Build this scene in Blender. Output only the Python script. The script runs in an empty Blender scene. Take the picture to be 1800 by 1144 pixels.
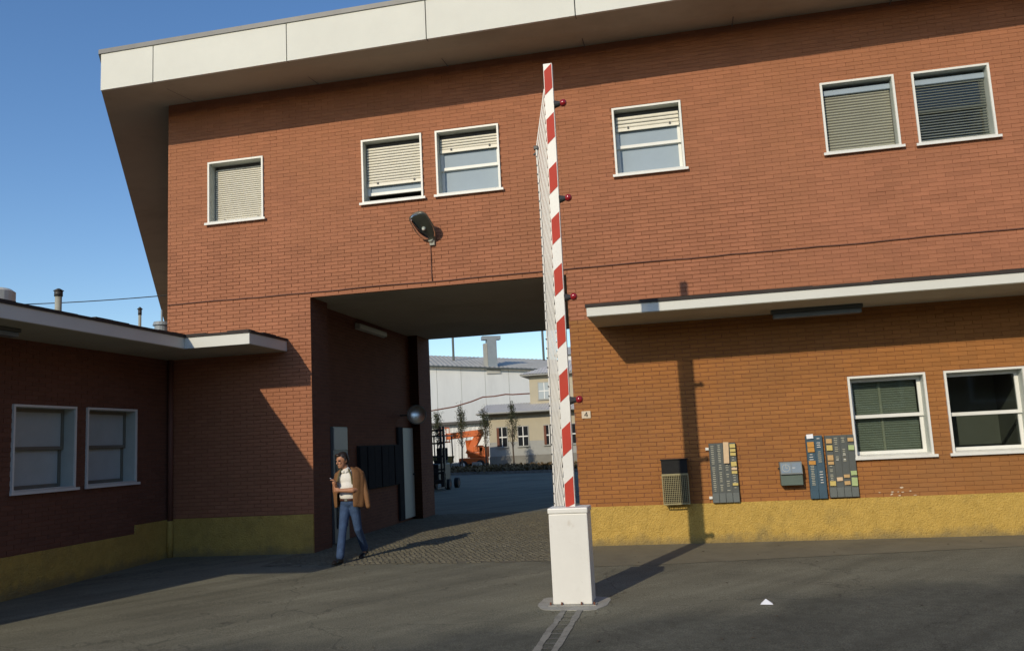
import bpy, bmesh, math, random
from mathutils import Vector, Matrix, noise
random.seed(11)
R = math.radians
scene = bpy.context.scene
COL = scene.collection

# ------------------------------------------------------------------ camera
CAM = Vector((0.0, -13.6, 1.666))
yaw, pitch, roll = R(11.298), R(7.856), R(-2.894)
fwd = Vector((-math.sin(yaw) * math.cos(pitch), math.cos(yaw) * math.cos(pitch), math.sin(pitch)))
r0 = Vector((math.cos(yaw), math.sin(yaw), 0)); u0 = r0.cross(fwd)
rgt = r0 * math.cos(roll) + u0 * math.sin(roll); upv = -r0 * math.sin(roll) + u0 * math.cos(roll)
cd = bpy.data.cameras.new('camera'); cam = bpy.data.objects.new('camera', cd); COL.objects.link(cam)
m = Matrix.Identity(4)
for i in range(3):
    m[i][0], m[i][1], m[i][2], m[i][3] = rgt[i], upv[i], -fwd[i], CAM[i]
cam.matrix_world = m
cd.sensor_width = 36; cd.lens = 1490.37 / 1800 * 36; cd.clip_start = 0.1; cd.clip_end = 3000
scene.camera = cam

# ------------------------------------------------------------------ world, sun, exposure
SUN_TO = Vector((-0.335, -1.0, 0.48)).normalized()
world = bpy.data.worlds.new('World'); scene.world = world; world.use_nodes = True
nt = world.node_tree
bg = nt.nodes['Background']
sky = nt.nodes.new('ShaderNodeTexSky'); sky.sky_type = 'NISHITA'; sky.sun_disc = False
sky.sun_elevation = math.asin(SUN_TO.z); sky.sun_rotation = math.atan2(SUN_TO.x, SUN_TO.y)
sky.altitude = 0; sky.air_density = 1.0; sky.dust_density = 0.35; sky.ozone_density = 2.0
hs0 = nt.nodes.new('ShaderNodeHueSaturation'); hs0.inputs['Saturation'].default_value = 1.2; hs0.inputs['Hue'].default_value = 0.506
nt.links.new(sky.outputs[0], hs0.inputs['Color']); nt.links.new(hs0.outputs[0], bg.inputs[0]); bg.inputs[1].default_value = 0.17
sl = bpy.data.lights.new('sun', 'SUN'); sl.energy = 3.25; sl.angle = R(0.53); sl.color = (1.0, 0.875, 0.67)
so = bpy.data.objects.new('sun', sl); COL.objects.link(so)
so.rotation_euler = SUN_TO.to_track_quat('Z', 'Y').to_euler(); so.location = (-20, -60, 40)
vs = scene.view_settings
vs.view_transform = 'Standard'; vs.look = 'None'; vs.exposure = -0.15; vs.gamma = 1.0; vs.use_curve_mapping = False
scene.render.engine = 'CYCLES'
scene.cycles.max_bounces = 6

# ------------------------------------------------------------------ materials
MATS = {}
def mat(name, col, rough=0.7, var=0.12, scale=3.0, bump=0.0, bscale=60.0, metal=0.0, island=0.0, spec=0.5, stain=None, stretch=None, fine=None):
    """Principled with object-space noise variation, optional island random, bump, dirt stain (col, scale, amount)."""
    M = bpy.data.materials.new(name); M.use_nodes = True; t = M.node_tree; N = t.nodes; L = t.links
    b = N['Principled BSDF']; b.inputs['Roughness'].default_value = rough; b.inputs['Metallic'].default_value = metal
    b.inputs['Specular IOR Level'].default_value = spec
    tc = N.new('ShaderNodeNewGeometry').outputs['Position']
    if stretch:
        mp = N.new('ShaderNodeMapping'); mp.inputs['Scale'].default_value = stretch; L.new(tc, mp.inputs[0]); tcs = mp.outputs[0]
    else: tcs = tc
    nz = N.new('ShaderNodeTexNoise'); nz.inputs['Scale'].default_value = scale; nz.inputs['Detail'].default_value = 6; nz.inputs['Roughness'].default_value = 0.65
    L.new(tcs, nz.inputs[0])
    mr = N.new('ShaderNodeMapRange'); mr.inputs[1].default_value = 0.25; mr.inputs[2].default_value = 0.75
    mr.inputs[3].default_value = 1 - var; mr.inputs[4].default_value = 1 + var; L.new(nz.outputs[0], mr.inputs[0])
    fac = mr.outputs[0]
    if island:
        g = N.new('ShaderNodeNewGeometry'); oi = N.new('ShaderNodeObjectInfo')
        ad = N.new('ShaderNodeMath'); ad.operation = 'ADD'; L.new(g.outputs['Random Per Island'], ad.inputs[0]); L.new(oi.outputs['Random'], ad.inputs[1])
        fr = N.new('ShaderNodeMath'); fr.operation = 'FRACT'; L.new(ad.outputs[0], fr.inputs[0])
        m2 = N.new('ShaderNodeMapRange'); m2.inputs[3].default_value = 1 - island; m2.inputs[4].default_value = 1 + island; L.new(fr.outputs[0], m2.inputs[0])
        mu = N.new('ShaderNodeMath'); mu.operation = 'MULTIPLY'; L.new(fac, mu.inputs[0]); L.new(m2.outputs[0], mu.inputs[1]); fac = mu.outputs[0]
    vm = N.new('ShaderNodeVectorMath'); vm.operation = 'SCALE'; vm.inputs[0].default_value = col[:3]; L.new(fac, vm.inputs['Scale'])
    out = vm.outputs[0]
    for st in (stain or []):
        scol, sscale, lo, hi, amt = st
        n2 = N.new('ShaderNodeTexNoise'); n2.inputs['Scale'].default_value = sscale; n2.inputs['Detail'].default_value = 8; n2.inputs['Roughness'].default_value = 0.7
        L.new(tcs, n2.inputs[0])
        m3 = N.new('ShaderNodeMapRange'); m3.inputs[1].default_value = lo; m3.inputs[2].default_value = hi; m3.inputs[3].default_value = 0; m3.inputs[4].default_value = amt
        L.new(n2.outputs[0], m3.inputs[0])
        mx = N.new('ShaderNodeMix'); mx.data_type = 'RGBA'; L.new(m3.outputs[0], mx.inputs[0]); L.new(out, mx.inputs[6]); mx.inputs[7].default_value = (*scol, 1)
        out = mx.outputs[2]
    L.new(out, b.inputs['Base Color'])
    if bump:
        nb = N.new('ShaderNodeTexNoise'); nb.inputs['Scale'].default_value = bscale; nb.inputs['Detail'].default_value = 5; L.new(tc, nb.inputs[0])
        bp = N.new('ShaderNodeBump'); bp.inputs['Strength'].default_value = min(1, bump); bp.inputs['Distance'].default_value = 0.01 * max(1, bump)
        L.new(nb.outputs[0], bp.inputs['Height']); L.new(bp.outputs[0], b.inputs['Normal'])
    MATS[name] = M; return M

mat('brick', (0.365, 0.150, 0.080), 0.85, 0.10, 1.1, 0.5, 90, island=0.09, spec=0.25, stain=[((0.335, 0.145, 0.070), 0.35, 0.42, 0.62, 0.5), ((0.22, 0.10, 0.06), 2.2, 0.62, 0.8, 0.3)])
mat('brick_low', (0.345, 0.146, 0.044), 0.85, 0.10, 1.3, 0.5, 90, island=0.08, spec=0.25, stain=[((0.27, 0.135, 0.055), 0.5, 0.45, 0.65, 0.5), ((0.22, 0.10, 0.05), 2.4, 0.62, 0.8, 0.35)])
mat('mortar', (0.25, 0.108, 0.06), 0.95, 0.15, 5, 0.3, 120, spec=0.1)
mat('shaded_brick', (0.170, 0.078, 0.050), 0.9, 0.10, 1.5, 0.4, 90, island=0.08, spec=0.2)  # same brick, with the shade on wing and passage put into its colour
mat('plinth', (0.52, 0.345, 0.088), 0.95, 0.16, 6, 2.6, 45, spec=0.1, stain=[((0.24, 0.19, 0.08), 1.6, 0.55, 0.75, 0.55), ((0.62, 0.44, 0.14), 30, 0.52, 0.66, 0.6), ((0.20, 0.13, 0.04), 48, 0.60, 0.70, 0.6)])
mat('white_panel', (0.66, 0.66, 0.595), 0.6, 0.05, 1.2, 0.15, 60, spec=0.3, stain=[((0.5, 0.49, 0.42), 1.5, 0.62, 0.8, 0.3), ((0.35, 0.33, 0.28), 9, 0.74, 0.8, 0.4)])
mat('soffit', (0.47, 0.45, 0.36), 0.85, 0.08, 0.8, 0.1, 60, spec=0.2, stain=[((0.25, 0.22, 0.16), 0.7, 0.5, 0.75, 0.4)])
mat('metal_edge', (0.16, 0.16, 0.155), 0.5, 0.2, 2, spec=0.5)
mat('bitumen', (0.035, 0.027, 0.022), 0.85, 0.3, 3)
mat('frame_white', (0.74, 0.74, 0.69), 0.45, 0.05, 4, stain=[((0.45, 0.42, 0.34), 5, 0.62, 0.8, 0.35)])
mat('sash_teal', (0.07, 0.09, 0.085), 0.4, 0.08, 4)
mat('reveal_grey', (0.50, 0.53, 0.48), 0.5, 0.08, 4)
mat('slat_white', (0.76, 0.72, 0.60), 0.5, 0.06, 4)
mat('slat_grey', (0.33, 0.33, 0.25), 0.5, 0.08, 4)
mat('blind_green', (0.25, 0.27, 0.22), 0.6, 0.1, 4)
mat('frosted', (0.30, 0.37, 0.43), 0.6, 0.05, 3, spec=0.3)
mat('curtain_grey', (0.42, 0.47, 0.46), 0.5, 0.08, 3)
mat('sash_brown', (0.16, 0.15, 0.115), 0.5, 0.08, 4)
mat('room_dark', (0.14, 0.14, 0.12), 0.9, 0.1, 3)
mat('asphalt', (0.180, 0.172, 0.122), 0.92, 0.16, 0.9, 0.5, 70, spec=0.25, stain=[((0.10, 0.093, 0.068), 0.35, 0.45, 0.68, 0.6), ((0.22, 0.215, 0.165), 7, 0.58, 0.75, 0.5), ((0.06, 0.06, 0.05), 2.6, 0.64, 0.76, 0.5)], stretch=(0.6, 1.0, 1.0))
mat('asphalt_strip', (0.19, 0.172, 0.118), 0.95, 0.15, 1.5, 0.5, 70, spec=0.2, stain=[((0.11, 0.10, 0.08), 1.2, 0.5, 0.7, 0.5)])
mat('sett', (0.145, 0.131, 0.090), 0.9, 0.2, 2, 0.5, 60, island=0.14, spec=0.25)
mat('sett_joint', (0.128, 0.115, 0.079), 0.95, 0.2, 4)
mat('concrete', (0.34, 0.33, 0.29), 0.9, 0.15, 6, 0.5, 60, spec=0.2, stain=[((0.16, 0.15, 0.13), 5, 0.5, 0.7, 0.6)])
mat('concrete_old', (0.27, 0.26, 0.22), 0.9, 0.15, 6, 0.5, 60, spec=0.2, stain=[((0.13, 0.125, 0.11), 7, 0.45, 0.65, 0.7)])
mat('barrier_white', (0.75, 0.74, 0.68), 0.4, 0.04, 3, 0.05, 40, stain=[((0.50, 0.47, 0.40), 2.2, 0.55, 0.8, 0.35), ((0.16, 0.11, 0.07), 15, 0.70, 0.735, 0.9), ((0.42, 0.33, 0.22), 5, 0.62, 0.75, 0.5)])
mat('barrier_red', (0.47, 0.035, 0.014), 0.7, 0.08, 4)
mat('alu', (0.66, 0.64, 0.58), 0.45, 0.06, 6, metal=0.0)
mat('dark_metal', (0.045, 0.043, 0.04), 0.5, 0.2, 6)
mat('lamp_red', (0.30, 0.012, 0.015), 0.12, 0.05, 8, spec=0.8)
mat('lamp_shell', (0.20, 0.20, 0.17), 0.35, 0.15, 6, metal=0.6)
mat('lamp_glass', (0.22, 0.22, 0.18), 0.08, 0.2, 10, spec=0.9)
mat('rack_grey', (0.085, 0.095, 0.088), 0.55, 0.1, 8)
mat('rack_pocket', (0.125, 0.14, 0.13), 0.5, 0.1, 8)
mat('rack_blue', (0.04, 0.085, 0.12), 0.5, 0.1, 8)
mat('slot_pale', (0.48, 0.47, 0.36), 0.6, 0.2, 20)
mat('slot_white', (0.75, 0.74, 0.68), 0.6, 0.05, 20)
mat('card_cream', (0.62, 0.45, 0.27), 0.7, 0.1, 25)
mat('card_yellow', (0.55, 0.43, 0.13), 0.7, 0.1, 25)
mat('card_orange', (0.50, 0.24, 0.04), 0.7, 0.1, 25)
mat('card_green', (0.36, 0.45, 0.20), 0.7, 0.1, 25)
mat('card_tan', (0.50, 0.32, 0.13), 0.7, 0.1, 25)
mat('paper_white', (0.80, 0.81, 0.84), 0.6, 0.03, 25)
mat('wire', (0.30, 0.26, 0.13), 0.5, 0.15, 12)
mat('bin_dark', (0.012, 0.012, 0.011), 0.9, 0.2, 8)
mat('clock_grey', (0.16, 0.18, 0.17), 0.5, 0.08, 8)
mat('clock_green', (0.10, 0.135, 0.11), 0.5, 0.08, 8)
mat('clock_face', (0.20, 0.25, 0.29), 0.25, 0.08, 8)
mat('ink', (0.02, 0.02, 0.02), 0.6, 0.0, 8)
mat('plate', (0.62, 0.52, 0.38), 0.5, 0.06, 20)
mat('cable_brown', (0.13, 0.055, 0.035), 0.8, 0.1, 5)
mat('cable_black', (0.02, 0.02, 0.02), 0.7, 0.1, 5)
mat('pipe_red', (0.17, 0.07, 0.045), 0.7, 0.1, 5)
mat('door_white', (0.40, 0.41, 0.37), 0.5, 0.06, 4)
mat('board_dark', (0.022, 0.022, 0.025), 0.9, 0.2, 5, spec=0.1)
mat('mirror', (0.62, 0.68, 0.72), 0.3, 0.0, 5, metal=1.0)
mat('skin', (0.42, 0.20, 0.11), 0.55, 0.06, 20)
mat('hair', (0.018, 0.012, 0.009), 0.5, 0.2, 60)
mat('shirt', (0.74, 0.72, 0.66), 0.8, 0.05, 20, 0.5, 25)
mat('jeans', (0.03, 0.062, 0.135), 0.85, 0.25, 12, 0.8, 40, stain=[((0.06, 0.11, 0.20), 6, 0.5, 0.7, 0.6)])
mat('jacket', (0.18, 0.085, 0.030), 0.75, 0.12, 10, 0.6, 25)
mat('jacket_lining', (0.10, 0.09, 0.04), 0.8, 0.12, 10)
mat('belt', (0.07, 0.025, 0.015), 0.5, 0.1, 10)
mat('shoe', (0.015, 0.012, 0.011), 0.4, 0.1, 10)
mat('collar_green', (0.12, 0.20, 0.06), 0.8, 0.05, 10)
mat('hall_wall', (0.66, 0.67, 0.66), 0.8, 0.06, 0.5, spec=0.2, stain=[((0.48, 0.49, 0.48), 0.4, 0.5, 0.75, 0.5)], stretch=(1, 1, 0.25))
mat('hall_roof', (0.45, 0.44, 0.40), 0.85, 0.12, 0.6, spec=0.2, stain=[((0.30, 0.28, 0.24), 0.5, 0.5, 0.7, 0.6)])
mat('duct', (0.24, 0.275, 0.30), 0.55, 0.1, 2)
mat('house_wall', (0.46, 0.41, 0.30), 0.9, 0.07, 1.2, 0.3, 30, spec=0.2)
mat('house_dado', (0.36, 0.36, 0.33), 0.9, 0.08, 1.2, spec=0.2)
mat('house_plinth', (0.22, 0.21, 0.18), 0.9, 0.1, 2)
mat('house_roof', (0.52, 0.50, 0.47), 0.85, 0.1, 2, 0.4, 12, spec=0.2)
mat('window_dark', (0.02, 0.022, 0.025), 0.1, 0.0, 2, spec=0.7)
mat('glass_pale', (0.42, 0.47, 0.48), 0.15, 0.05, 2, spec=0.6)
mat('rust', (0.16, 0.06, 0.035), 0.8, 0.2, 3)
mat('orange', (0.62, 0.13, 0.02), 0.45, 0.08, 3, stain=[((0.25, 0.07, 0.02), 3, 0.6, 0.75, 0.5)])
mat('olive', (0.20, 0.17, 0.05), 0.6, 0.15, 3)
mat('rubber', (0.02, 0.02, 0.02), 0.8, 0.15, 8)
mat('bark', (0.09, 0.065, 0.045), 0.9, 0.2, 12, 0.6, 40)
mat('leaf', (0.055, 0.065, 0.028), 0.7, 0.25, 1.5, island=0.35, spec=0.3)
mat('leaf_dry', (0.15, 0.10, 0.045), 0.8, 0.25, 1.5, island=0.35, spec=0.2)
mat('soil', (0.09, 0.065, 0.04), 0.95, 0.25, 2, 0.8, 20)
mat('chimney', (0.34, 0.34, 0.28), 0.7, 0.12, 6, stain=[((0.14, 0.12, 0.09), 4, 0.5, 0.7, 0.6)])
mat('hall_brick', (0.28, 0.16, 0.10), 0.9, 0.1, 2)

def glass_mat(name, tint):
    M = bpy.data.materials.new(name); M.use_nodes = True; t = M.node_tree; N = t.nodes; L = t.links
    N.remove(N['Principled BSDF']); o = N['Material Output']
    tr = N.new('ShaderNodeBsdfTransparent'); tr.inputs[0].default_value = (*tint, 1)
    gl = N.new('ShaderNodeBsdfGlossy'); gl.inputs['Roughness'].default_value = 0.03
    fr = N.new('ShaderNodeFresnel'); fr.inputs[0].default_value = 1.5
    mx = N.new('ShaderNodeMixShader'); L.new(fr.outputs[0], mx.inputs[0]); L.new(tr.outputs[0], mx.inputs[1]); L.new(gl.outputs[0], mx.inputs[2])
    L.new(mx.outputs[0], o.inputs[0]); MATS[name] = M
glass_mat('glass', (0.8, 0.84, 0.82))

# ------------------------------------------------------------------ helpers
class MB:
    def __init__(s): s.v = []; s.f = []
    def quad(s, a, b, c, d):
        i = len(s.v); s.v += [tuple(a), tuple(b), tuple(c), tuple(d)]; s.f.append((i, i+1, i+2, i+3)); return s
    def box(s, x0, x1, y0, y1, z0, z1, M=None):
        i = len(s.v)
        P = [(x0,y0,z0),(x1,y0,z0),(x1,y1,z0),(x0,y1,z0),(x0,y0,z1),(x1,y0,z1),(x1,y1,z1),(x0,y1,z1)]
        if M is not None: P = [tuple(M @ Vector(p)) for p in P]
        s.v += P
        for q in ((0,3,2,1),(4,5,6,7),(0,1,5,4),(1,2,6,5),(2,3,7,6),(3,0,4,7)): s.f.append(tuple(i+k for k in q))
        return s
    def cbox(s, x0, x1, y0, y1, z0, z1, c=0.01, M=None):
        """box with chamfered edges"""
        bm = bmesh.new(); bmesh.ops.create_cube(bm, size=1)
        for v in bm.verts: v.co = Vector(((x0+x1)/2 + v.co.x*(x1-x0), (y0+y1)/2 + v.co.y*(y1-y0), (z0+z1)/2 + v.co.z*(z1-z0)))
        bmesh.ops.bevel(bm, geom=bm.edges[:], offset=c, segments=2, profile=0.6, affect='EDGES')
        return s.add_bm(bm, M)
    def add_bm(s, bm, M=None):
        i = len(s.v); bm.verts.index_update()
        for v in bm.verts: s.v.append(tuple(M @ v.co if M is not None else v.co))
        for f in bm.faces: s.f.append(tuple(i + v.index for v in f.verts))
        bm.free(); return s
    def tube(s, p0, p1, r0, r1=None, n=10, caps=True):
        if r1 is None: r1 = r0
        p0 = Vector(p0); p1 = Vector(p1); d = (p1-p0).normalized()
        a = d.orthogonal().normalized(); b = d.cross(a); i = len(s.v)
        for p, r in ((p0, r0), (p1, r1)):
            for k in range(n):
                t = 2*math.pi*k/n; s.v.append(tuple(p + (a*math.cos(t) + b*math.sin(t))*r))
        for k in range(n): s.f.append((i+k, i+(k+1) % n, i+n+(k+1) % n, i+n+k))
        if caps: s.f.append(tuple(i+k for k in range(n-1, -1, -1))); s.f.append(tuple(i+n+k for k in range(n)))
        return s
    def path(s, pts, r, n=6):
        pts = [Vector(p) for p in pts]; i = len(s.v)
        for q, p in enumerate(pts):
            d = (pts[min(q+1, len(pts)-1)] - pts[max(q-1, 0)]).normalized()
            a = d.cross(Vector((0, 0, 1))); a = a.normalized() if a.length > 1e-3 else d.orthogonal().normalized(); b = d.cross(a)
            for k in range(n):
                t = 2*math.pi*k/n; s.v.append(tuple(p + (a*math.cos(t) + b*math.sin(t))*r))
        for q in range(len(pts)-1):
            for k in range(n): s.f.append((i+q*n+k, i+q*n+(k+1) % n, i+(q+1)*n+(k+1) % n, i+(q+1)*n+k))
        s.f.append(tuple(i+k for k in range(n-1, -1, -1))); e = i+(len(pts)-1)*n; s.f.append(tuple(e+k for k in range(n)))
        return s
    def ell(s, c, r, M=None, seg=16, rings=10):
        bm = bmesh.new(); bmesh.ops.create_uvsphere(bm, u_segments=seg, v_segments=rings, radius=1)
        T = Matrix.Translation(Vector(c)) @ (M.to_4x4() if M is not None else Matrix.Identity(4)) @ Matrix.Diagonal((*r, 1))
        return s.add_bm(bm, T)
    def cap(s, p0, p1, r0, r1):
        s.tube(p0, p1, r0, r1, 14); s.ell(p0, (r0,)*3, None, 14, 10); s.ell(p1, (r1,)*3, None, 14, 10); return s
    def prism(s, poly, z0, z1):
        """vertical prism of a counter-clockwise xy polygon; z0/z1 number or function"""
        i = len(s.v); n = len(poly); f0 = z0 if callable(z0) else (lambda x, y: z0); f1 = z1 if callable(z1) else (lambda x, y: z1)
        for x, y in poly: s.v.append((x, y, f0(x, y)))
        for x, y in poly: s.v.append((x, y, f1(x, y)))
        s.f.append(tuple(i+k for k in range(n-1, -1, -1))); s.f.append(tuple(i+n+k for k in range(n)))
        for k in range(n): s.f.append((i+k, i+(k+1) % n, i+n+(k+1) % n, i+n+k))
        return s
    def mesh(s, name, material, smooth=False):
        me = bpy.data.meshes.new(name); me.from_pydata(s.v, [], s.f); me.update()
        if material: me.materials.append(MATS[material])
        if smooth:
            for p in me.polygons: p.use_smooth = True
        return me
    def build(s, name, material, parent=None, smooth=False):
        return link(name, s.mesh(name, material, smooth), parent)
def link(name, data, parent=None, loc=None, rz=None):
    o = bpy.data.objects.new(name, data); COL.objects.link(o)
    if parent: o.parent = parent
    if loc is not None: o.location = loc
    if rz is not None: o.rotation_euler = (0, 0, rz)
    return o
def tag(o, label=None, cat=None, group=None, kind=None):
    if label: o['label'] = label
    if cat: o['category'] = cat
    if group: o['group'] = group
    if kind: o['kind'] = kind
    return o
def thing(name, label, cat, loc=(0, 0, 0), group=None, rz=None):
    return tag(link(name, None, None, loc, rz), label, cat, group)
def smooth_angle(o, ang=40):
    me = o.data
    for p in me.polygons: p.use_smooth = True
    me.set_sharp_from_angle(angle=R(ang))

GS = 0.0163
def gz(y): return GS * y if y < 0 else 0.0

# ------------------------------------------------------------------ ground
ys = [-400, -40, -30, -20, -12, -8, -5, -2.5, 0, 3, 7, 12, 20, 40, 90, 200, 900]
xs = [-700, -60, -20, -10, -5, 0, 5, 10, 20, 60, 700]
b = MB()
for iy in range(len(ys)-1):
    for ix in range(len(xs)-1):
        P = [(xs[ix], ys[iy]), (xs[ix+1], ys[iy]), (xs[ix+1], ys[iy+1]), (xs[ix], ys[iy+1])]
        b.quad(*[(x, y, gz(max(y, -30))) for x, y in P])
def dark_zone():
    t = MATS['asphalt'].node_tree; N = t.nodes; L = t.links; bs = N['Principled BSDF']; src = bs.inputs['Base Color'].links[0].from_socket
    ge = N.new('ShaderNodeNewGeometry'); sp = N.new('ShaderNodeSeparateXYZ'); L.new(ge.outputs['Position'], sp.inputs[0])
    nz = N.new('ShaderNodeTexNoise'); nz.inputs['Scale'].default_value = .55; nz.inputs['Detail'].default_value = 5; L.new(ge.outputs['Position'], nz.inputs[0])
    def mth(op, a, b_=None):
        q = N.new('ShaderNodeMath'); q.operation = op
        for k, v in enumerate((a, b_)):
            if v is None: continue
            if isinstance(v, (int, float)): q.inputs[k].default_value = v
            else: L.new(v, q.inputs[k])
        return q.outputs[0]
    # newer, darker tarmac south-east of a ragged line: y < 0.42 x - 4.3 (capped at -3.0)
    e = mth('MINIMUM', mth('SUBTRACT', mth('MULTIPLY', sp.outputs[0], .42), 4.35), -2.9)
    dlt = mth('ADD', mth('SUBTRACT', e, sp.outputs[1]), mth('MULTIPLY', mth('SUBTRACT', nz.outputs[0], .5), 3.2))
    mr = N.new('ShaderNodeMapRange'); mr.interpolation_type = 'SMOOTHSTEP'; mr.inputs[1].default_value = -.35; mr.inputs[2].default_value = .75; mr.inputs[4].default_value = .80; L.new(dlt, mr.inputs[0])
    yb = mth('GREATER_THAN', sp.outputs[1], -16)
    mx = N.new('ShaderNodeMix'); mx.data_type = 'RGBA'; L.new(mr.outputs[0], mx.inputs[0]); L.new(src, mx.inputs[6])
    n2 = N.new('ShaderNodeTexNoise'); n2.inputs['Scale'].default_value = 9; n2.inputs['Detail'].default_value = 6; L.new(ge.outputs['Position'], n2.inputs[0])
    # cracks
    wv = N.new('ShaderNodeVectorMath'); wv.operation = 'ADD'; L.new(ge.outputs['Position'], wv.inputs[0])
    n3 = N.new('ShaderNodeTexNoise'); n3.inputs['Scale'].default_value = 1.6; n3.inputs['Detail'].default_value = 6; L.new(ge.outputs['Position'], n3.inputs[0])
    sc_ = N.new('ShaderNodeVectorMath'); sc_.operation = 'SCALE'; sc_.inputs['Scale'].default_value = 1.1; L.new(n3.outputs['Color'], sc_.inputs[0]); L.new(sc_.outputs[0], wv.inputs[1])
    vo = N.new('ShaderNodeTexVoronoi'); vo.feature = 'DISTANCE_TO_EDGE'; vo.inputs['Scale'].default_value = .34; L.new(wv.outputs[0], vo.inputs['Vector'])
    mc = N.new('ShaderNodeMapRange'); mc.inputs[1].default_value = .002; mc.inputs[2].default_value = .006; mc.inputs[3].default_value = .35; mc.inputs[4].default_value = 0; L.new(vo.outputs[0], mc.inputs[0])
    mpn = N.new('ShaderNodeMapping'); mpn.vector_type = 'TEXTURE'; mpn.inputs['Rotation'].default_value = (0, 0, R(52)); mpn.inputs['Scale'].default_value = (5.0, .5, 1); L.new(ge.outputs['Position'], mpn.inputs[0])
    n5 = N.new('ShaderNodeTexNoise'); n5.inputs['Scale'].default_value = 1.3; n5.inputs['Detail'].default_value = 4; L.new(mpn.outputs[0], n5.inputs[0])
    ms = N.new('ShaderNodeMapRange'); ms.inputs[1].default_value = .3; ms.inputs[2].default_value = .7; ms.inputs[3].default_value = .80; ms.inputs[4].default_value = 1.2; L.new(n5.outputs[0], ms.inputs[0])
    # aggregate grit
    n4 = N.new('ShaderNodeTexNoise'); n4.inputs['Scale'].default_value = 85; n4.inputs['Detail'].default_value = 3; L.new(ge.outputs['Position'], n4.inputs[0])
    mg = N.new('ShaderNodeMapRange'); mg.inputs[1].default_value = .3; mg.inputs[2].default_value = .7; mg.inputs[3].default_value = .55; mg.inputs[4].default_value = 1.45; L.new(n4.outputs[0], mg.inputs[0])
    cr = N.new('ShaderNodeValToRGB'); cr.color_ramp.elements[0].position = .3; cr.color_ramp.elements[0].color = (.052, .055, .045, 1); cr.color_ramp.elements[1].position = .75; cr.color_ramp.elements[1].color = (.090, .092, .076, 1)
    L.new(n2.outputs[0], cr.inputs[0]); L.new(cr.outputs[0], mx.inputs[7]); mk = N.new('ShaderNodeMix'); mk.data_type = 'RGBA'; L.new(mc.outputs[0], mk.inputs[0]); L.new(mx.outputs[2], mk.inputs[6]); mk.inputs[7].default_value = (.03, .028, .024, 1)
    sg = N.new('ShaderNodeVectorMath'); sg.operation = 'SCALE'; L.new(mk.outputs[2], sg.inputs[0]); L.new(mth('MULTIPLY', mg.outputs[0], ms.outputs[0]), sg.inputs['Scale']); L.new(sg.outputs[0], bs.inputs['Base Color'])
dark_zone()
tag(b.build('ground', 'asphalt'), 'worn grey asphalt forecourt and yard around the gatehouse', 'ground', kind='structure')

# strip along the wall foot
b = MB()
pts = [(-1.75, -1.95), (-0.6, -1.9), (1.3, -1.55), (4.2, -1.05), (9, -0.6)]
for (xa, ya), (xb_, yb_) in zip(pts[:-1], pts[1:]):
    b.quad((xa, ya, gz(ya)+.004), (xb_, yb_, gz(yb_)+.004), (xb_, 0.0, .004), (xa, 0.0, .004))
tag(b.build('pavement', 'asphalt_strip'), 'lighter worn pavement strip along the foot of the brick wall', 'pavement', kind='structure')

# setts in the passage
PX0, PX1, PT, PL = -6.28, -1.77, 4.36, 6.95
b = MB()
n = 40
for k in range(n):
    xa, xb_ = -6.6+4.85*k/n, -6.6+4.85*(k+1)/n
    ya, yb_ = [-1.2 - (x+6.6)*.04 + .22*noise.noise(Vector((x*1.3, 0, 4))) + .08*noise.noise(Vector((x*5, 0, 4))) for x in (xa, xb_)]
    b.quad((xa, ya, gz(ya)+.004), (xb_, yb_, gz(yb_)+.004), (xb_, 0, .004), (xa, 0, .004))
b.quad((-6.6, 0, .004), (-1.75, 0, .004), (-1.75, PL, .004), (-6.6, PL, .004))
cob = tag(b.build('passage_paving', 'sett_joint'), 'small stone setts paving the vehicle passage through the gatehouse', 'paving', kind='structure')
b = MB(); sz = 0.085
for j in range(int((PL+1.4)/sz)):
    yrow = -1.4 + j*sz + .05
    for i in range(int(4.8/sz)):
        y = yrow
        x = -6.55 + (i + (0.5 if j % 2 else 0))*sz + .05 + random.uniform(-.012, .012); yj = y; y = yj + random.uniform(-.012, .012) + .02*math.sin(x*2.3 + j)
        if x > -1.82 or y < -1.15 - (x+6.6)*0.04 + random.uniform(-.25, .12): continue
        w = .036 + random.uniform(-.006, .004); d = .036 + random.uniform(-.006, .004); h = .004 + random.uniform(0, .005); z = gz(y)+.004
        i0 = len(b.v)
        for sx, sy, k, zz in ((-1,-1,1,0),(1,-1,1,0),(1,1,1,0),(-1,1,1,0),(-1,-1,.72,h),(1,-1,.72,h),(1,1,.72,h),(-1,1,.72,h)):
            b.v.append((x+sx*w*k, y+sy*d*k, z+zz))
        for q in ((4,5,6,7),(0,1,5,4),(1,2,6,5),(2,3,7,6),(3,0,4,7)): b.f.append(tuple(i0+k for k in q))
tag(b.build('setts', 'sett', cob), kind='stuff')

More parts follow.
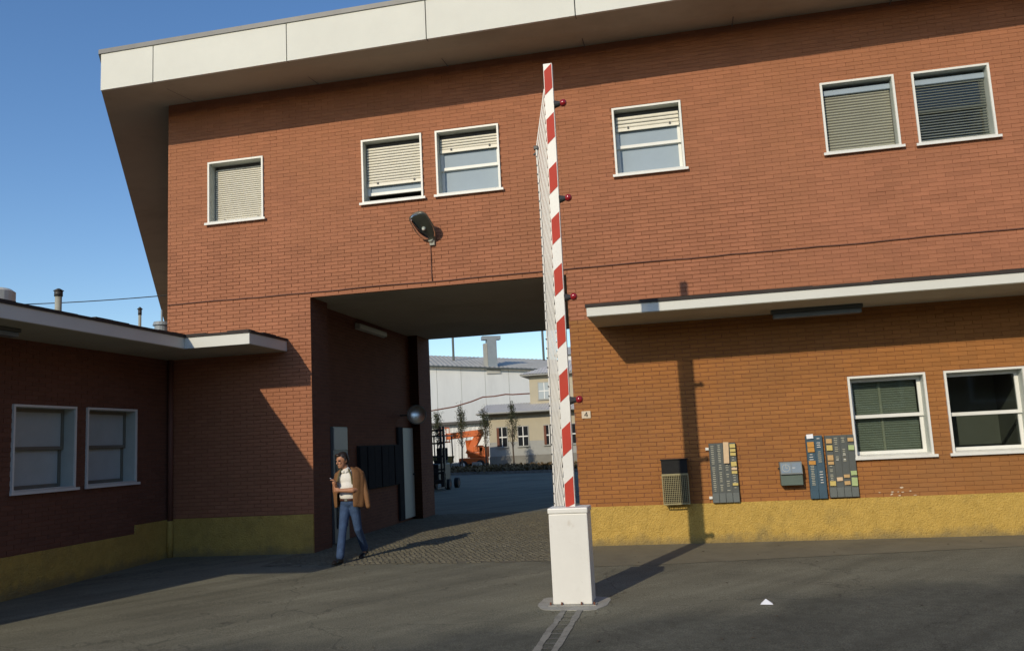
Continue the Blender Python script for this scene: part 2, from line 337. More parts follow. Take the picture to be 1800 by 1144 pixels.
# ------------------------------------------------------------------ brick courses
CH, BLN, GAP0 = 0.065, 0.25, 0.009
def brick_geo(b, P, u0, u1, z0, z1, y0, c=0.0022):
    """P(u, d, z): point on wall; d = distance behind the face. five faces with chamfer."""
    i = len(b.v); k = c
    for (u, z) in ((u0, z0), (u1, z0), (u1, z1), (u0, z1)): b.v.append(P(u, y0, z))
    for (u, z) in ((u0, z0), (u1, z0), (u1, z1), (u0, z1)): b.v.append(P(u, k, z))
    for (u, z) in ((u0+k, z0+k), (u1-k, z0+k), (u1-k, z1-k), (u0+k, z1-k)): b.v.append(P(u, 0.0, z))
    for s_ in (0, 4):
        for a in range(4): b.f.append((i+s_+a, i+s_+(a+1) % 4, i+s_+4+(a+1) % 4, i+s_+4+a))
    b.f.append((i+8, i+9, i+10, i+11))
def courses(ua, ub, za, zb, openings, gapf, emit, phase=0):
    n = int(round((zb-za)/CH))
    for j in range(n):
        zc0 = za + j*CH; zm = zc0 + CH/2
        segs = [(ua, ub)]
        for (o0, o1, p0, p1) in openings:
            if p0 < zm < p1:
                ns = []
                for s0, s1 in segs:
                    if o1 <= s0 or o0 >= s1: ns.append((s0, s1)); continue
                    if o0 > s0: ns.append((s0, o0))
                    if o1 < s1: ns.append((o1, s1))
                segs = ns
        off = ((j + phase) % 2)*BLN/2
        for s0, s1 in segs:
            k = math.floor((s0 - off)/BLN)
            while True:
                u0 = k*BLN + off; u1 = u0 + BLN; k += 1
                if u0 >= s1: break
                e0 = u0 if u0 > s0 else s0; e1 = u1 if u1 < s1 else s1
                if e1 - e0 < 0.03: continue
                g = gapf((e0+e1)/2, zm)
                emit(e0 + (g/2 if u0 >= s0 else 0), e1 - (g/2 if u1 <= s1 else 0), zc0 + g/2, zc0 + CH - g/2, (u0 >= s0 and u1 <= s1), g, j)

# ------------------------------------------------------------------ gatehouse
gate = thing('gatehouse', 'two-storey red brick gatehouse with white overhanging roof and vehicle passage', 'building', (-6.28, 0, 0))
gate_inv = Vector((6.28, 0, 0))
def gpart(b, name, material, smooth=False):
    o = b.build(name, material, gate, smooth); o.location = gate_inv; return o
XL, XR, ZTOP, ZP = -9.05, 9.0, 8.22, 0.59
WIN_UP = [(-8.233, -7.139, 5.85, 7.01), (-5.26, -4.151, 5.905, 7.065), (-3.905, -2.780, 5.905, 7.065), (-0.846, 0.280, 5.91, 7.07), (2.451, 3.551, 5.885, 7.055), (3.805, 4.917, 5.875, 7.045)]
WIN_LO = [(2.407, 3.505, 1.176, 2.397), (3.759, 4.852, 1.176, 2.397)]
opens = WIN_UP + WIN_LO
OP = [(a, b_, c, d) for a, b_, c, d in opens] + [(PX0, PX1, -1, PT)]
# mortar face
def wall_cells(b, xa, xb, za, zb, ops, P):
    X = sorted({xa, xb, *[o[0] for o in ops if xa < o[0] < xb], *[o[1] for o in ops if xa < o[1] < xb]})
    Z = sorted({za, zb, *[o[2] for o in ops if za < o[2] < zb], *[o[3] for o in ops if za < o[3] < zb]})
    for i in range(len(X)-1):
        for j in range(len(Z)-1):
            cx, cz = (X[i]+X[i+1])/2, (Z[j]+Z[j+1])/2
            if any(o[0] < cx < o[1] and o[2] < cz < o[3] for o in ops): continue
            b.quad(P(X[i], Z[j]), P(X[i+1], Z[j]), P(X[i+1], Z[j+1]), P(X[i], Z[j+1]))
MD = 0.009
b = MB(); wall_cells(b, XL, XR, -0.2, ZTOP+.3, OP, lambda x, z: (x, MD, z))
facade = gpart(b, 'wall', 'mortar')
def gap_front(x, z):
    n = noise.noise(Vector((x*0.55, z*0.9, 3.1)))*0.8
    strong = 1/(1+math.exp(-(5.35 + 0.6*n - z)*4)) * 1/(1+math.exp((x - 1.5 - 0.8*n)*2.5))
    low = 1/(1+math.exp((z-3.3)*4)) * 1/(1+math.exp((x - 3.2 - n)*1.6))
    s = max(strong, low*0.9)
    return 0.0022 + 0.0065*s + (0.002 if random.random() < .12 else 0)
fb = []
def emit_front(u0, u1, z0, z1, full, g, j): fb.append((u0, u1, z0, z1, full, g))
courses(XL, 8.0, ZP, ZP + 118*CH, OP, gap_front, emit_front)
def psize(q):
    c = Vector(((q[0]+q[1])/2, 0, (q[2]+q[3])/2)) - CAM; w = c.dot(fwd)
    px, py = 900+1490.37*c.dot(rgt)/w, 572-1490.37*c.dot(upv)/w
    inside = 20 < px < 1790 and 20 < py < 1130
    hid = (1160 < px < 1300 and 770 < py < 885) or (1365 < px < 1505 and 765 < py < 875) or px < 1040 or (py > 515 and py < 560) or px > 1790
    return (not inside, hid, w)
full = [q for q in fb if q[4]]
full.sort(key=psize); single = full[:300]; sset = set(id(q) for q in single)
bu, bl = MB(), MB()
Pf = lambda u, d, z: (u, d, z)
for q in fb:
    if id(q) in sset: continue
    jt = random.uniform(-.0016, .0016)
    brick_geo(bl if (q[3] < 3.6 and q[0] > -1.8) else bu, lambda u, d, z: (u, d + jt, z), q[0], q[1], q[2], q[3], MD+.004)
for bb, mname in ((bu, 'brick'), (bl, 'brick_low')):
    o = bb.build('brickwork', mname, facade); o['kind'] = 'stuff'
# shared single bricks by gap class
cache = {}
for q in single:
    key = (round((q[1]-q[0])*500), round((q[3]-q[2])*500), q[3] < 3.6)
    if key not in cache:
        w, h = (q[1]-q[0]), (q[3]-q[2]); bb = MB(); brick_geo(bb, Pf, -w/2, w/2, -h/2, h/2, MD+.004)
        cache[key] = bb.mesh('brick', 'brick_low' if key[2] else 'brick')
    o = link('brick', cache[key], facade, ((q[0]+q[1])/2, random.uniform(-.0016, .0016), (q[2]+q[3])/2))

# other outer walls closing the building
DL = Vector((-0.524, 0.852, 0)); Bc = Vector((XL, 0, 0)); A0 = Vector((-9.52, -1.25, 0))
E1 = Bc + DL*42; E2 = E1 + Vector((0.852, 0.524, 0))*5.0
b = MB()
def vwall(b, p, q, z0, z1): b.quad((p[0], p[1], z0), (q[0], q[1], z0), (q[0], q[1], z1), (p[0], p[1], z1))
J = E2 - DL*((E2.y - PL)/DL.y)
vwall(b, E1, (XL, MD), -.2, 8.5); vwall(b, E2, E1, -.2, 8.5); vwall(b, J, E2, -.2, 8.5)
vwall(b, (XR, MD), (XR, PL), -.2, 8.5)
vwall(b, (PX0, PL), (J.x, PL), -.2, 8.5) if J.x < PX0 else None
vwall(b, (XR, PL), (PX1, PL), -.2, 8.5); vwall(b, (PX1, PL), (min(PX0, J.x) if J.x < PX0 else PX0, PL), PT, 8.5)
gpart(b, 'rear_wall', 'shaded_brick')
# lintel lip and painted edge above the passage
b = MB(); b.box(PX0+.003, PX1-.003, -.012, 0.05, PT-.012, PT+.012); gpart(b, 'lintel_edge', 'brick')
# passage: pilasters, recessed wall, ceiling
RX, Y1, Y2 = -6.52, 0.72, 5.98
b = MB()
b.quad((PX0-.006, MD, -.1), (PX0-.006, Y1, -.1), (PX0-.006, Y1, PT), (PX0-.006, MD, PT))
b.quad((PX0-.006, Y1, -.1), (RX-.006, Y1, -.1), (RX-.006, Y1, PT), (PX0-.006, Y1, PT))
b.quad((RX-.006, Y1, -.1), (RX-.006, Y2, -.1), (RX-.006, Y2, PT), (RX-.006, Y1, PT))
b.quad((RX-.006, Y2, -.1), (PX0-.006, Y2, -.1), (PX0-.006, Y2, PT), (RX-.006, Y2, PT))
b.quad((PX0-.006, Y2, -.1), (PX0-.006, PL, -.1), (PX0-.006, PL, PT), (PX0-.006, Y2, PT))
pw = gpart(b, 'passage_wall', 'mortar')
b = MB(); b.quad((PX1, PL, -.1), (PX1, MD, -.1), (PX1, MD, PT), (PX1, PL, PT)); gpart(b, 'passage_wall', 'shaded_brick')
b = MB()
for (xw, ya, yb) in ((PX0, 0.012, Y1), (RX, Y1, Y2), (PX0, Y2, PL)):
    cb = lambda u0, u1, z0, z1, fu, g, j: brick_geo(b, lambda u, d, z: (xw - d, u, z), u0, u1, z0, z1, .01)
    courses(ya, yb, 0.005, 0.005 + 67*CH - .02, [], lambda x, z: .008, cb, 1)
cb = lambda u0, u1, z0, z1, fu, g, j: brick_geo(b, lambda u, d, z: (u, Y2 + d, z), u0, u1, z0, z1, .01)
courses(RX, PX0, 0.005, 0.005 + 67*CH - .02, [], lambda x, z: .008, cb, 1)
o = b.build('brickwork', 'shaded_brick', pw); o['kind'] = 'stuff'
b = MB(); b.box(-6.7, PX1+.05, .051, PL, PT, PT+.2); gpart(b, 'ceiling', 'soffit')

# plinth of rough plaster
def rough_strip(name, x0, x1, ztop, parentf, P, step=0.022):
    b = MB(); nx = int((x1-x0)/step); nz = 30; i0 = 0
    for i in range(nx+1):
        for j in range(nz+1):
            x = x0 + (x1-x0)*i/nx; z = -.15 + (ztop+.15)*j/nz
            d = .026 + .006*noise.noise(Vector((x*7, z*7, 1.7))) + .005*noise.noise(Vector((x*26, z*26, 5))) + random.uniform(-.004, .004)
            if j == nz: z += .006*noise.noise(Vector((x*3, 0, 9)))
            b.v.append(P(x, -d, z))
    for i in range(nx):
        for j in range(nz):
            a = i*(nz+1)+j; b.f.append((a, a+nz+1, a+nz+2, a+1))
    t0 = len(b.v)
    for i in range(nx+1):
        x = x0 + (x1-x0)*i/nx; b.v.append(P(x, 0.012, ztop))
    for i in range(nx):
        a = i*(nz+1)+nz; b.f.append((a, a+nz+1, t0+i+1, t0+i))
    for i in (0, nx):
        k0 = len(b.v)
        for j in range(nz+1): b.v.append(P(x0 if i == 0 else x1, 0.012, -.15 + (ztop+.15)*j/nz))
        for j in range(nz):
            a = i*(nz+1)+j; b.f.append((a, a+1, k0+j+1, k0+j) if i == 0 else (a+1, a, k0+j, k0+j+1))
    o = parentf(b, name, 'plinth', True); smooth_angle(o, 50); return o
Pfr = lambda x, d, z: (x, d, z)
def splash():
    t = MATS['plinth'].node_tree; N = t.nodes; L = t.links; bs = N['Principled BSDF']; src = bs.inputs['Base Color'].links[0].from_socket
    ge = N.new('ShaderNodeNewGeometry'); sp = N.new('ShaderNodeSeparateXYZ'); L.new(ge.outputs['Position'], sp.inputs[0])
    nz = N.new('ShaderNodeTexNoise'); nz.inputs['Scale'].default_value = 3.2; nz.inputs['Detail'].default_value = 7; nz.inputs['Roughness'].default_value = .7; L.new(ge.outputs['Position'], nz.inputs[0])
    ma = N.new('ShaderNodeMath'); ma.operation = 'MULTIPLY_ADD'; L.new(nz.outputs[0], ma.inputs[0]); ma.inputs[1].default_value = -.42; L.new(sp.outputs[2], ma.inputs[2])
    mr = N.new('ShaderNodeMapRange'); mr.inputs[1].default_value = -.20; mr.inputs[2].default_value = -.06; mr.inputs[3].default_value = .7; mr.inputs[4].default_value = 0; L.new(ma.outputs[0], mr.inputs[0])
    mx = N.new('ShaderNodeMix'); mx.data_type = 'RGBA'; L.new(mr.outputs[0], mx.inputs[0]); L.new(src, mx.inputs[6]); mx.inputs[7].default_value = (.20, .165, .09, 1); L.new(mx.outputs[2], bs.inputs['Base Color'])
splash()
rough_strip('plinth', PX1, XR, 0.60, gpart, Pfr)
rough_strip('plinth', XL+.05, PX0-.004, 0.645, gpart, Pfr)

# roof: soffit, slab, fascia panels, metal edge
def zf(x): return 8.105 + 0.0098*(max(-9.52, min(9.6, x))+5)
FY = -1.25
far = A0 + DL*44
b = MB()
b.quad((A0.x, FY, zf(A0.x)), (9.6, FY, zf(9.6)), (9.6, .02, ZTOP+.05), (XL, .02, ZTOP))
b.quad((far.x, far.y, zf(-9.52)), (A0.x, FY, zf(A0.x)), (XL, .02, ZTOP), (E1.x, E1.y, ZTOP))
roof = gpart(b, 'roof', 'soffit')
# soffit joints as shallow cover strips
for xj in (-8.5, -6.03, -3.62, -1.22, 1.2, 3.62, 6.0):
    s = MB(); xb2 = xj*1.0 + .0
    s.quad((xj-.009, FY+.01, zf(xj)-.004), (xj+.009, FY+.01, zf(xj)-.004), (xb2+.009, .0, ZTOP-.006), (xb2-.009, .0, ZTOP-.006))
    s.build('soffit_joint', 'metal_edge', roof)
edges = [-9.52, -8.5, -6.03, -3.62, -1.22, 1.2, 3.62, 6.0, 8.4, 9.6]
for xa, xb_ in zip(edges[:-1], edges[1:]):
    s = MB(); g = .009; i = len(s.v)
    for y in (FY-.03, FY+.02):
        for x, dz in ((xa+g, 0), (xb_-g, 0)): s.v.append((x, y, zf(x)-.006))
        for x in (xb_-g, xa+g): s.v.append((x, y, zf(x)+.66))
    for q in ((0,1,2,3),(5,4,7,6),(0,4,5,1),(1,5,6,2),(2,6,7,3),(3,7,4,0)): s.f.append(q)
    s.build('fascia_panel', 'white_panel', roof)
s = MB(); i = 0
s.quad((-9.52, FY+.015, zf(-9.5)), (9.6, FY+.015, zf(9.6)), (9.6, FY+.015, zf(9.6)+.66), (-9.52, FY+.015, zf(-9.5)+.66)); s.build('fascia_backing', 'dark_metal', roof)
# side fascia running back
s = MB(); n = Vector((-0.852, -0.524, 0))
vA = A0 + n*.0
s.quad((far.x, far.y, zf(-9.52)), (vA.x, vA.y, zf(-9.52)), (vA.x, vA.y, zf(-9.5)+.66), (far.x, far.y, zf(-9.5)+.66)); s.build('side_fascia', 'white_panel', roof)
s = MB()
poly = [(A0.x-.03, FY-.05), (9.62, FY-.05), (9.62, PL+1.2), (J.x, PL+1.2), (E2.x, E2.y+1.2), (far.x-.03, far.y)]
s.prism(poly, lambda x, y: zf(x)+.655, lambda x, y: zf(x)+.735); s.build('roof_edge', 'metal_edge', roof)
s = MB(); s.prism([(XL, .02), (XR, .02), (XR, PL), (J.x, PL), (E2.x, E2.y), (E1.x, E1.y)], 8.35, 8.5); s.build('roof_deck', 'soffit', roof)

# canopy to the right of the passage
CX0, CD = -1.33, -1.30
can = MB(); can.box(CX0, 9.2, CD, -.001, 3.445, 3.575)
can = gpart(can, 'canopy', 'white_panel')
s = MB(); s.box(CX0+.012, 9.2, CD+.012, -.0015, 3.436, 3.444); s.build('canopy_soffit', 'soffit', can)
s = MB()
xx = CX0-.02
while xx < 9.2:
    x2 = min(9.22, xx+.8); h = random.uniform(-.006, .006); s.box(xx, x2, CD-.02, -.0015, 3.577, 3.622+h); xx = x2
s.build('canopy_edge', 'bitumen', can)

# ------------------------------------------------------------------ windows
SLAT = {}
def slat_mesh(w, matn, h, t):
    key = (round(w, 3), matn, h)
    if key not in SLAT:
        bb = MB(); n = 5; i = 0
        for x in (0, w):
            for k in range(n+1):
                a = math.pi*(k/n); bb.v.append((x, -t*math.sin(a), h*k/n))
        for k in range(n): bb.f.append((k, n+1+k, n+2+k, k+1))
        bb.f.append(tuple(range(n, -1, -1))); bb.f.append(tuple(range(n+1, 2*n+2)))
        bb.quad((0, 0, 0), (0, 0, h), (w, 0, h), (w, 0, 0))
        SLAT[key] = bb.mesh('slat', matn)
    return SLAT[key]
def window(parent, loc, rz, w, h, style, inv=None):
    F, T = 0.032, 0.0
    fr = MB()
    fr.box(0, F, -.03, .25, 0, h); fr.box(w-F, w, -.03, .25, 0, h); fr.box(F, w-F, -.03, .25, h-F, h); fr.box(F, w-F, -.02, .25, 0, F)
    root = fr.build('window', 'frame_white', parent); root.location = Vector(loc) + (inv or Vector()); root.rotation_euler = (0, 0, rz)
    li = MB()   # painted reveal lining
    li.box(F, F+.003, -.008, .246, F, h-F); li.box(w-F-.003, w-F, -.008, .246, F, h-F); li.box(F+.003, w-F-.003, -.008, .246, h-F-.003, h-F); li.build('reveal', 'reveal_grey', root)
    si = MB(); si.box(-.045, w+.045, -.065, -.031, -.022, .018); si.box(F, w-F, -.031, .2, F, F+.008); si.build('sill', 'frame_white', root)
    W0, W1, Z0, Z1 = F+.004, w-F-.004, F+.01, h-F-.004
    def sash(za, zb, y, pane, tf=.05, raised=0):
        s = MB(); s.box(W0, W0+tf, y, y+.04, za, zb); s.box(W1-tf, W1, y, y+.04, za, zb); s.box(W0+tf, W1-tf, y, y+.04, za, za+tf); s.box(W0+tf, W1-tf, y, y+.04, zb-tf, zb)
        so_ = s.build('sash', style.get('sash', 'frame_white'), root)
        p = MB(); p.box(W0+tf-.004, W1-tf+.004, y+.018, y+.022, za+tf-.004, zb-tf+.004); p.build('pane', pane, so_)
    if style.get('sashes'):
        mid = Z0 + (Z1-Z0)*style.get('mid', .5)
        if style.get('open'):   # lower sash pushed up
            sash(Z0+style['open'], min(Z1, Z0+style['open']+(Z1-Z0)*.5), .165, style['pane'])
        else:
            sash(Z0, mid+.02, .205, style['pane']); sash(mid-.025, Z1, .163, style['pane'])
    if style.get('shutter'):
        ys_ = style.get('sy', .13); zt = Z1 - style.get('top', 0.075); zlow = Z0 + (zt-Z0)*(1-style['shutter'])
        n = style['n']; rail = .055 if style.get('rail', True) else 0; step = (zt - zlow - rail)/n
        me = slat_mesh(W1-W0-.03, style['slat'], step*style.get('fill', .74), .009)
        for k in range(n): link('slat', me, root, (W0+.015, ys_, zlow+rail+k*step+step*.2))
        if rail:
            rr = MB(); rr.box(W0+.012, W1-.012, ys_-.014, ys_+.012, zlow, zlow+rail); ro = rr.build('shutter_rail', style['slat'], root)
            for px in (.2, .85):
                kk = MB(); kk.box(W0+(W1-W0)*px-.014, W0+(W1-W0)*px+.014, ys_-.034, ys_-.0145, zlow+rail-.02, zlow+rail+.012); kk.build('stop', 'dark_metal', ro)
        if style.get('solid'):
            bk = MB(); bk.quad((W0+.012, ys_+.006, zlow), (W1-.012, ys_+.006, zlow), (W1-.012, ys_+.006, zt), (W0+.012, ys_+.006, zt)); bk.build('shutter_backing', style.get('back', 'slat_grey'), root)
        if style.get('head'):
            hd = MB(); hd.cbox(W0, W1, .10, .19, Z1-.14, Z1-.05, .012); hd.build('blind_box', 'frosted', root)
        else:
            hd = MB(); hd.box(W0, W1, ys_+.02, ys_+.06, zt-.02, Z1); hd.build('shutter_box', 'dark_metal', root)
    if style.get('blind'):
        me = slat_mesh(W1-W0-.1, 'blind_green', .03, .004)
        n = 30
        for k in range(n): link('blind_slat', me, root, (W0+.05, .30, Z0+.04+(Z1-Z0-.08)*k/n))
        mb_ = MB(); mb_.box((W0+W1)/2-.07, (W0+W1)/2-.035, .275, .29, Z0, Z1); mb_.build('mullion', 'slat_grey', root)
    if style.get('room', True):
        rm = MB(); D_ = 1.3
        rm.quad((0, .252, 0), (0, D_, 0), (0, D_, h), (0, .252, h)); rm.quad((w, D_, 0), (w, .252, 0), (w, .252, h), (w, D_, h))
        rm.quad((0, D_, 0), (w, D_, 0), (w, D_, h), (0, D_, h)); rm.quad((0, .252, 0), (w, .252, 0), (w, D_, 0), (0, D_, 0)); rm.quad((0, D_, h), (w, D_, h), (w, .252, h), (0, .252, h))
        rm.build('room_lining', 'room_dark', root)
    return root
ST = [dict(shutter=1.0, n=25, slat='slat_white', sy=.17, solid=True, back='sash_brown', rail=True, fill=.66, top=.06),
      dict(shutter=.70, n=13, slat='slat_white', sy=.13, solid=True, back='room_dark', sashes=True, open=.15, pane='frosted'),
      dict(shutter=.25, n=4, slat='slat_white', sy=.13, solid=True, back='room_dark', sashes=True, mid=.44, pane='frosted'),
      dict(shutter=.25, n=3, slat='slat_white', sy=.13, solid=True, back='room_dark', sashes=True, mid=.46, pane='frosted'),
      dict(shutter=1.0, n=21, slat='slat_grey', sy=.15, solid=True, back='room_dark', head=True, rail=False, fill=.6, top=.14),
      dict(shutter=1.0, n=22, slat='blind_green', sy=.13, head=True, rail=False, fill=.34, sashes=True, sash='sash_teal', pane='glass', top=.14)]
for (a, b_, c, d), st in zip(WIN_UP, ST): window(gate, (a, 0, c), 0, b_-a, d-c, st, gate_inv)
window(gate, (WIN_LO[0][0], 0, WIN_LO[0][2]), 0, 1.098, 1.221, dict(sashes=True, pane='glass', blind=True, mid=.5), gate_inv)
window(gate, (WIN_LO[1][0], 0, WIN_LO[1][2]), 0, 1.093, 1.221, dict(sashes=True, pane='glass', mid=.47), gate_inv)

# ------------------------------------------------------------------ low wing on the left
wing = thing('low_wing', 'low single-storey brick wing with flat white-edged canopy, in shade on the left', 'building', (-9, -8.7, 0))
winv = Vector((9, 8.7, 0))
def wpart(b, name, material, smooth=False):
    o = b.build(name, material, wing, smooth); o.location = winv; return o
WX = -9.0; WE = -8.7
WW = [(-3.60, -2.372, 1.321, 2.529), (-2.14, -0.935, 1.321, 2.529)]
b = MB(); wall_cells(b, WE, 0.0, -.3, 3.44, WW, lambda y, z: (WX-.008, y, z))
b.quad((-18, WE, -.3), (WX-.008, WE, -.3), (WX-.008, WE, 3.44), (-18, WE, 3.44)); b.quad((-18, 14, -.3), (-18, WE, -.3), (-18, WE, 3.44), (-18, 14, 3.44))
ww = wpart(b, 'wall', 'mortar')
b = MB(); cb = lambda u0, u1, z0, z1, fu, g, j: brick_geo(b, lambda u, d, z: (WX - d, u, z), u0, u1, z0, z1, .012)
courses(WE, -.008, .45, .45 + 46*CH, WW, lambda x, z: .006, cb)
o = b.build('brickwork', 'shaded_brick', ww); o['kind'] = 'stuff'
Pw = lambda y, d, z: (WX - d, y, z)
rough_strip('plinth', WE, -0.95, 0.50, wpart, Pw); rough_strip('plinth', -0.949, -.03, 0.64, wpart, Pw)
for y0, y1, z0, z1 in WW:
    window(wing, (WX, y0, z0), R(90), y1-y0, z1-z0, dict(sashes=True, pane='curtain_grey', sash='sash_brown', mid=.5), winv)
poly = [(-18.3, -9.15), (-7.87, -9.15), (-7.87, -1.30), (-6.73, -1.30), (-6.73, -.001), (-9.06, -.001), (-17.0, 12.9), (-18.3, 12.9)]
b = MB(); b.prism(poly, 3.435, 3.62); wc = wpart(b, 'canopy', 'white_panel')
inner = [(-18.2, -9.1), (-7.885, -9.1), (-7.885, -1.285), (-6.745, -1.285), (-6.745, -.0015), (-9.05, -.0015), (-18.2, -.0015)]
b = MB(); b.prism(inner, 3.428, 3.434); b.build('canopy_soffit', 'soffit', wc)
b = MB()
e = .018
rim = [((-7.87, -9.15), (-7.87, -1.30), (e, 0)), ((-7.87, -1.30), (-6.73, -1.30), (0, -e)), ((-6.73, -1.30), (-6.73, -.002), (e, 0))]
for (p, q, off) in rim:
    p = Vector(p); q = Vector(q); L_ = (q-p).length; n_ = max(2, int(L_/.35)); d = (q-p)/L_; nn = Vector(off)
    for k in range(n_):
        a0 = p + d*L_*k/n_; a1 = p + d*L_*(k+1)/n_; h = random.uniform(-.008, .014)
        i = len(b.v); inn = -nn*10
        for P_ in (a0+nn, a1+nn, a1+inn, a0+inn): b.v.append((P_.x, P_.y, 3.612))
        for P_ in (a0+nn, a1+nn, a1+inn, a0+inn): b.v.append((P_.x, P_.y, 3.655+h))
        for q_ in ((0,3,2,1),(4,5,6,7),(0,1,5,4),(1,2,6,5),(2,3,7,6),(3,0,4,7)): b.f.append(tuple(i+k2 for k2 in q_))
b.build('canopy_edge', 'bitumen', wc)
b = MB(); b.prism([(-18.0, -9.0), (-8.1, -9.0), (-8.1, -1.2), (-9.1, -.02), (-17.0, 12.7), (-18.0, 12.7)], 3.62, 3.64); b.build('roof_deck', 'bitumen', wc)
b = MB(); b.tube((-8.93, -.07, .62), (-8.93, -.07, 3.43), .045, n=12); p_ = wpart(b, 'downpipe', 'pipe_red', True)
b = MB(); b.tube((-8.93, -.07, -.02), (-8.93, -.07, .62), .05, n=12); b.build('downpipe_shoe', 'plinth', p_, True)

# ------------------------------------------------------------------ things on the roofs, left
def chimney(x, y, z0, z1, r, cowl, label):
    t = thing('flue_pipe', label, 'chimney', (x, y, z0), 'flues on the low roof')
    b = MB(); b.tube((0, 0, 0), (0, 0, z1-z0-.14), r, n=14); b.build('pipe', 'chimney', t, True)
    b = MB(); b.tube((0, 0, (z1-z0)*.55), (0, 0, (z1-z0)*.55+.06), r*1.15, n=14); b.build('collar', 'chimney', t, True)
    b = MB(); b.tube((0, 0, z1-z0-.17), (0, 0, z1-z0-.06), r*1.25, r*1.25, 14); b.tube((0, 0, z1-z0-.05), (0, 0, z1-z0), r*cowl, r*.4, 14); b.build('cowl', 'dark_metal', t, True)
chimney(-12.98, 2.0, 3.64, 5.42, .068, 1.6, 'tall pale flue pipe with dark cowl above the low wing roof')
chimney(-11.02, 2.0, 3.64, 4.86, .030, 2.0, 'thin dark flue pipe between the tall flue and the brick corner')
t = thing('water_tank', 'pale grey tank on the low roof at the left edge', 'tank', (-14.6, 2.0, 3.64))
b = MB(); b.tube((0, 0, 0), (0, 0, 1.84), .42, .42, 28); b.build('tank_body', 'white_panel', t); b = MB(); b.tube((0, 0, 1.84), (0, 0, 1.90), .42, .34, 28); b.build('lid', 'white_panel', t)
t = thing('roof_vent', 'grey cylindrical roof vent beside the brick corner', 'vent', (-14.55, 8.0, 3.64))
b = MB(); b.tube((0, 0, 0), (0, 0, 1.85), .2, .2, 18); b.build('vent_body', 'duct', t); b = MB(); b.tube((0, 0, 1.85), (0, 0, 1.95), .25, .22, 18); b.tube((0, 0, 1.95), (0, 0, 2.3), .03, .03, 8); b.build('cap', 'duct', t)
t = thing('roof_hatch', 'low tiled ridge rising just above the low wing roof edge', 'roof', (-12.2, 3.0, 3.64))
b = MB(); b.prism([(-1.6, -.6), (.62, -.6), (.62, .6), (-1.6, .6)], 0, .93); b.build('hatch_body', 'rust', t); b = MB(); b.prism([(-1.65, -.68), (.5, -.68), (.5, .68), (-1.65, .68)], .93, .99); b.build('hatch_cover', 'chimney', t)
b = MB(); pts = []
for k in range(13):
    u = k/12; pts.append((-15.5 + 5.1*u, 2.5 + .5*u, 5.33 - .06*u - .05*math.sin(math.pi*u)))
b.path(pts, .011); tag(b.build('roof_wire', 'cable_black'), 'thin dark wire stretched across the sky above the low wing', 'wire')

# ------------------------------------------------------------------ cables and lamp on the facade
b = MB(); pts = []
x = -9.04
while x < 7.6:
    pts.append((x, -.012, 4.435 + .018*noise.noise(Vector((x*.9, 0, 2))) + .008*noise.noise(Vector((x*3, 0, 7))))); x += .22
b.path(pts, .0115, 6); tag(b.build('facade_cable', 'cable_brown', None, True), 'wavy painted cable running level across the whole brick facade', 'cable')
lamp = thing('wall_lamp', 'grey street lamp head mounted on the brick above the passage', 'lamp', (-4.02, 0, 5.10))
ax = Vector((-.16, -.52, .46)).normalized(); side = Vector((1, -.25, .22)); side = (side - ax*side.dot(ax)).normalized(); nrm = side.cross(ax)  # nrm points to viewer/down?
if nrm.y > 0: nrm = -nrm
def shell(prof, hw, depth, sgn, name, material):
    b = MB(); n = 14
    for t_, wv in prof:
        c = ax*t_
        for k in range(n+1):
            a = math.pi*k/n
            b.v.append(tuple(c + side*hw*wv*math.cos(a) + nrm*sgn*depth*wv*math.sin(a)))
    for i in range(len(prof)-1):
        for k in range(n): q = i*(n+1)+k; b.f.append((q, q+1, q+n+2, q+n+1))
    return b.build(name, material, lamp, True)
prof = [(.0, .28), (.05, .42), (.12, .68), (.20, .90), (.30, 1.0), (.44, 1.0), (.54, .96), (.60, .80), (.63, .45), (.635, .05)]
shell(prof, .172, .13, -1, 'housing', 'lamp_shell')
shell([(t_*.98+.004, w*.93) for t_, w in prof[2:]], .172, .05, 1, 'bowl', 'glass')
shell([(t_*.96+.008, w*.88) for t_, w in prof[2:]], .172, .10, -1, 'reflector', 'alu')
shell(prof, .176, .014, 1, 'rim', 'lamp_shell')
b = MB(); b.tube((0, 0, 0), tuple(ax*.08), .045, .05, 12); b.cbox(-.045, .045, -.05, -.001, -.05, .04, .01); b.build('bracket', 'chimney', lamp)
b = MB(); b.ell(tuple(ax*.33 + nrm*.02), (.035, .035, .035)); b.build('bulb', 'frame_white', lamp, True)
b = MB(); b.path([(-4.06, -.01, 5.06), (-4.055, -.012, 4.8), (-4.06, -.012, 4.6), (-4.05, -.012, 4.445)], .010); tag(b.build('lamp_cable', 'cable_brown', None, True), 'short cable dropping from the wall lamp to the level cable', 'cable')

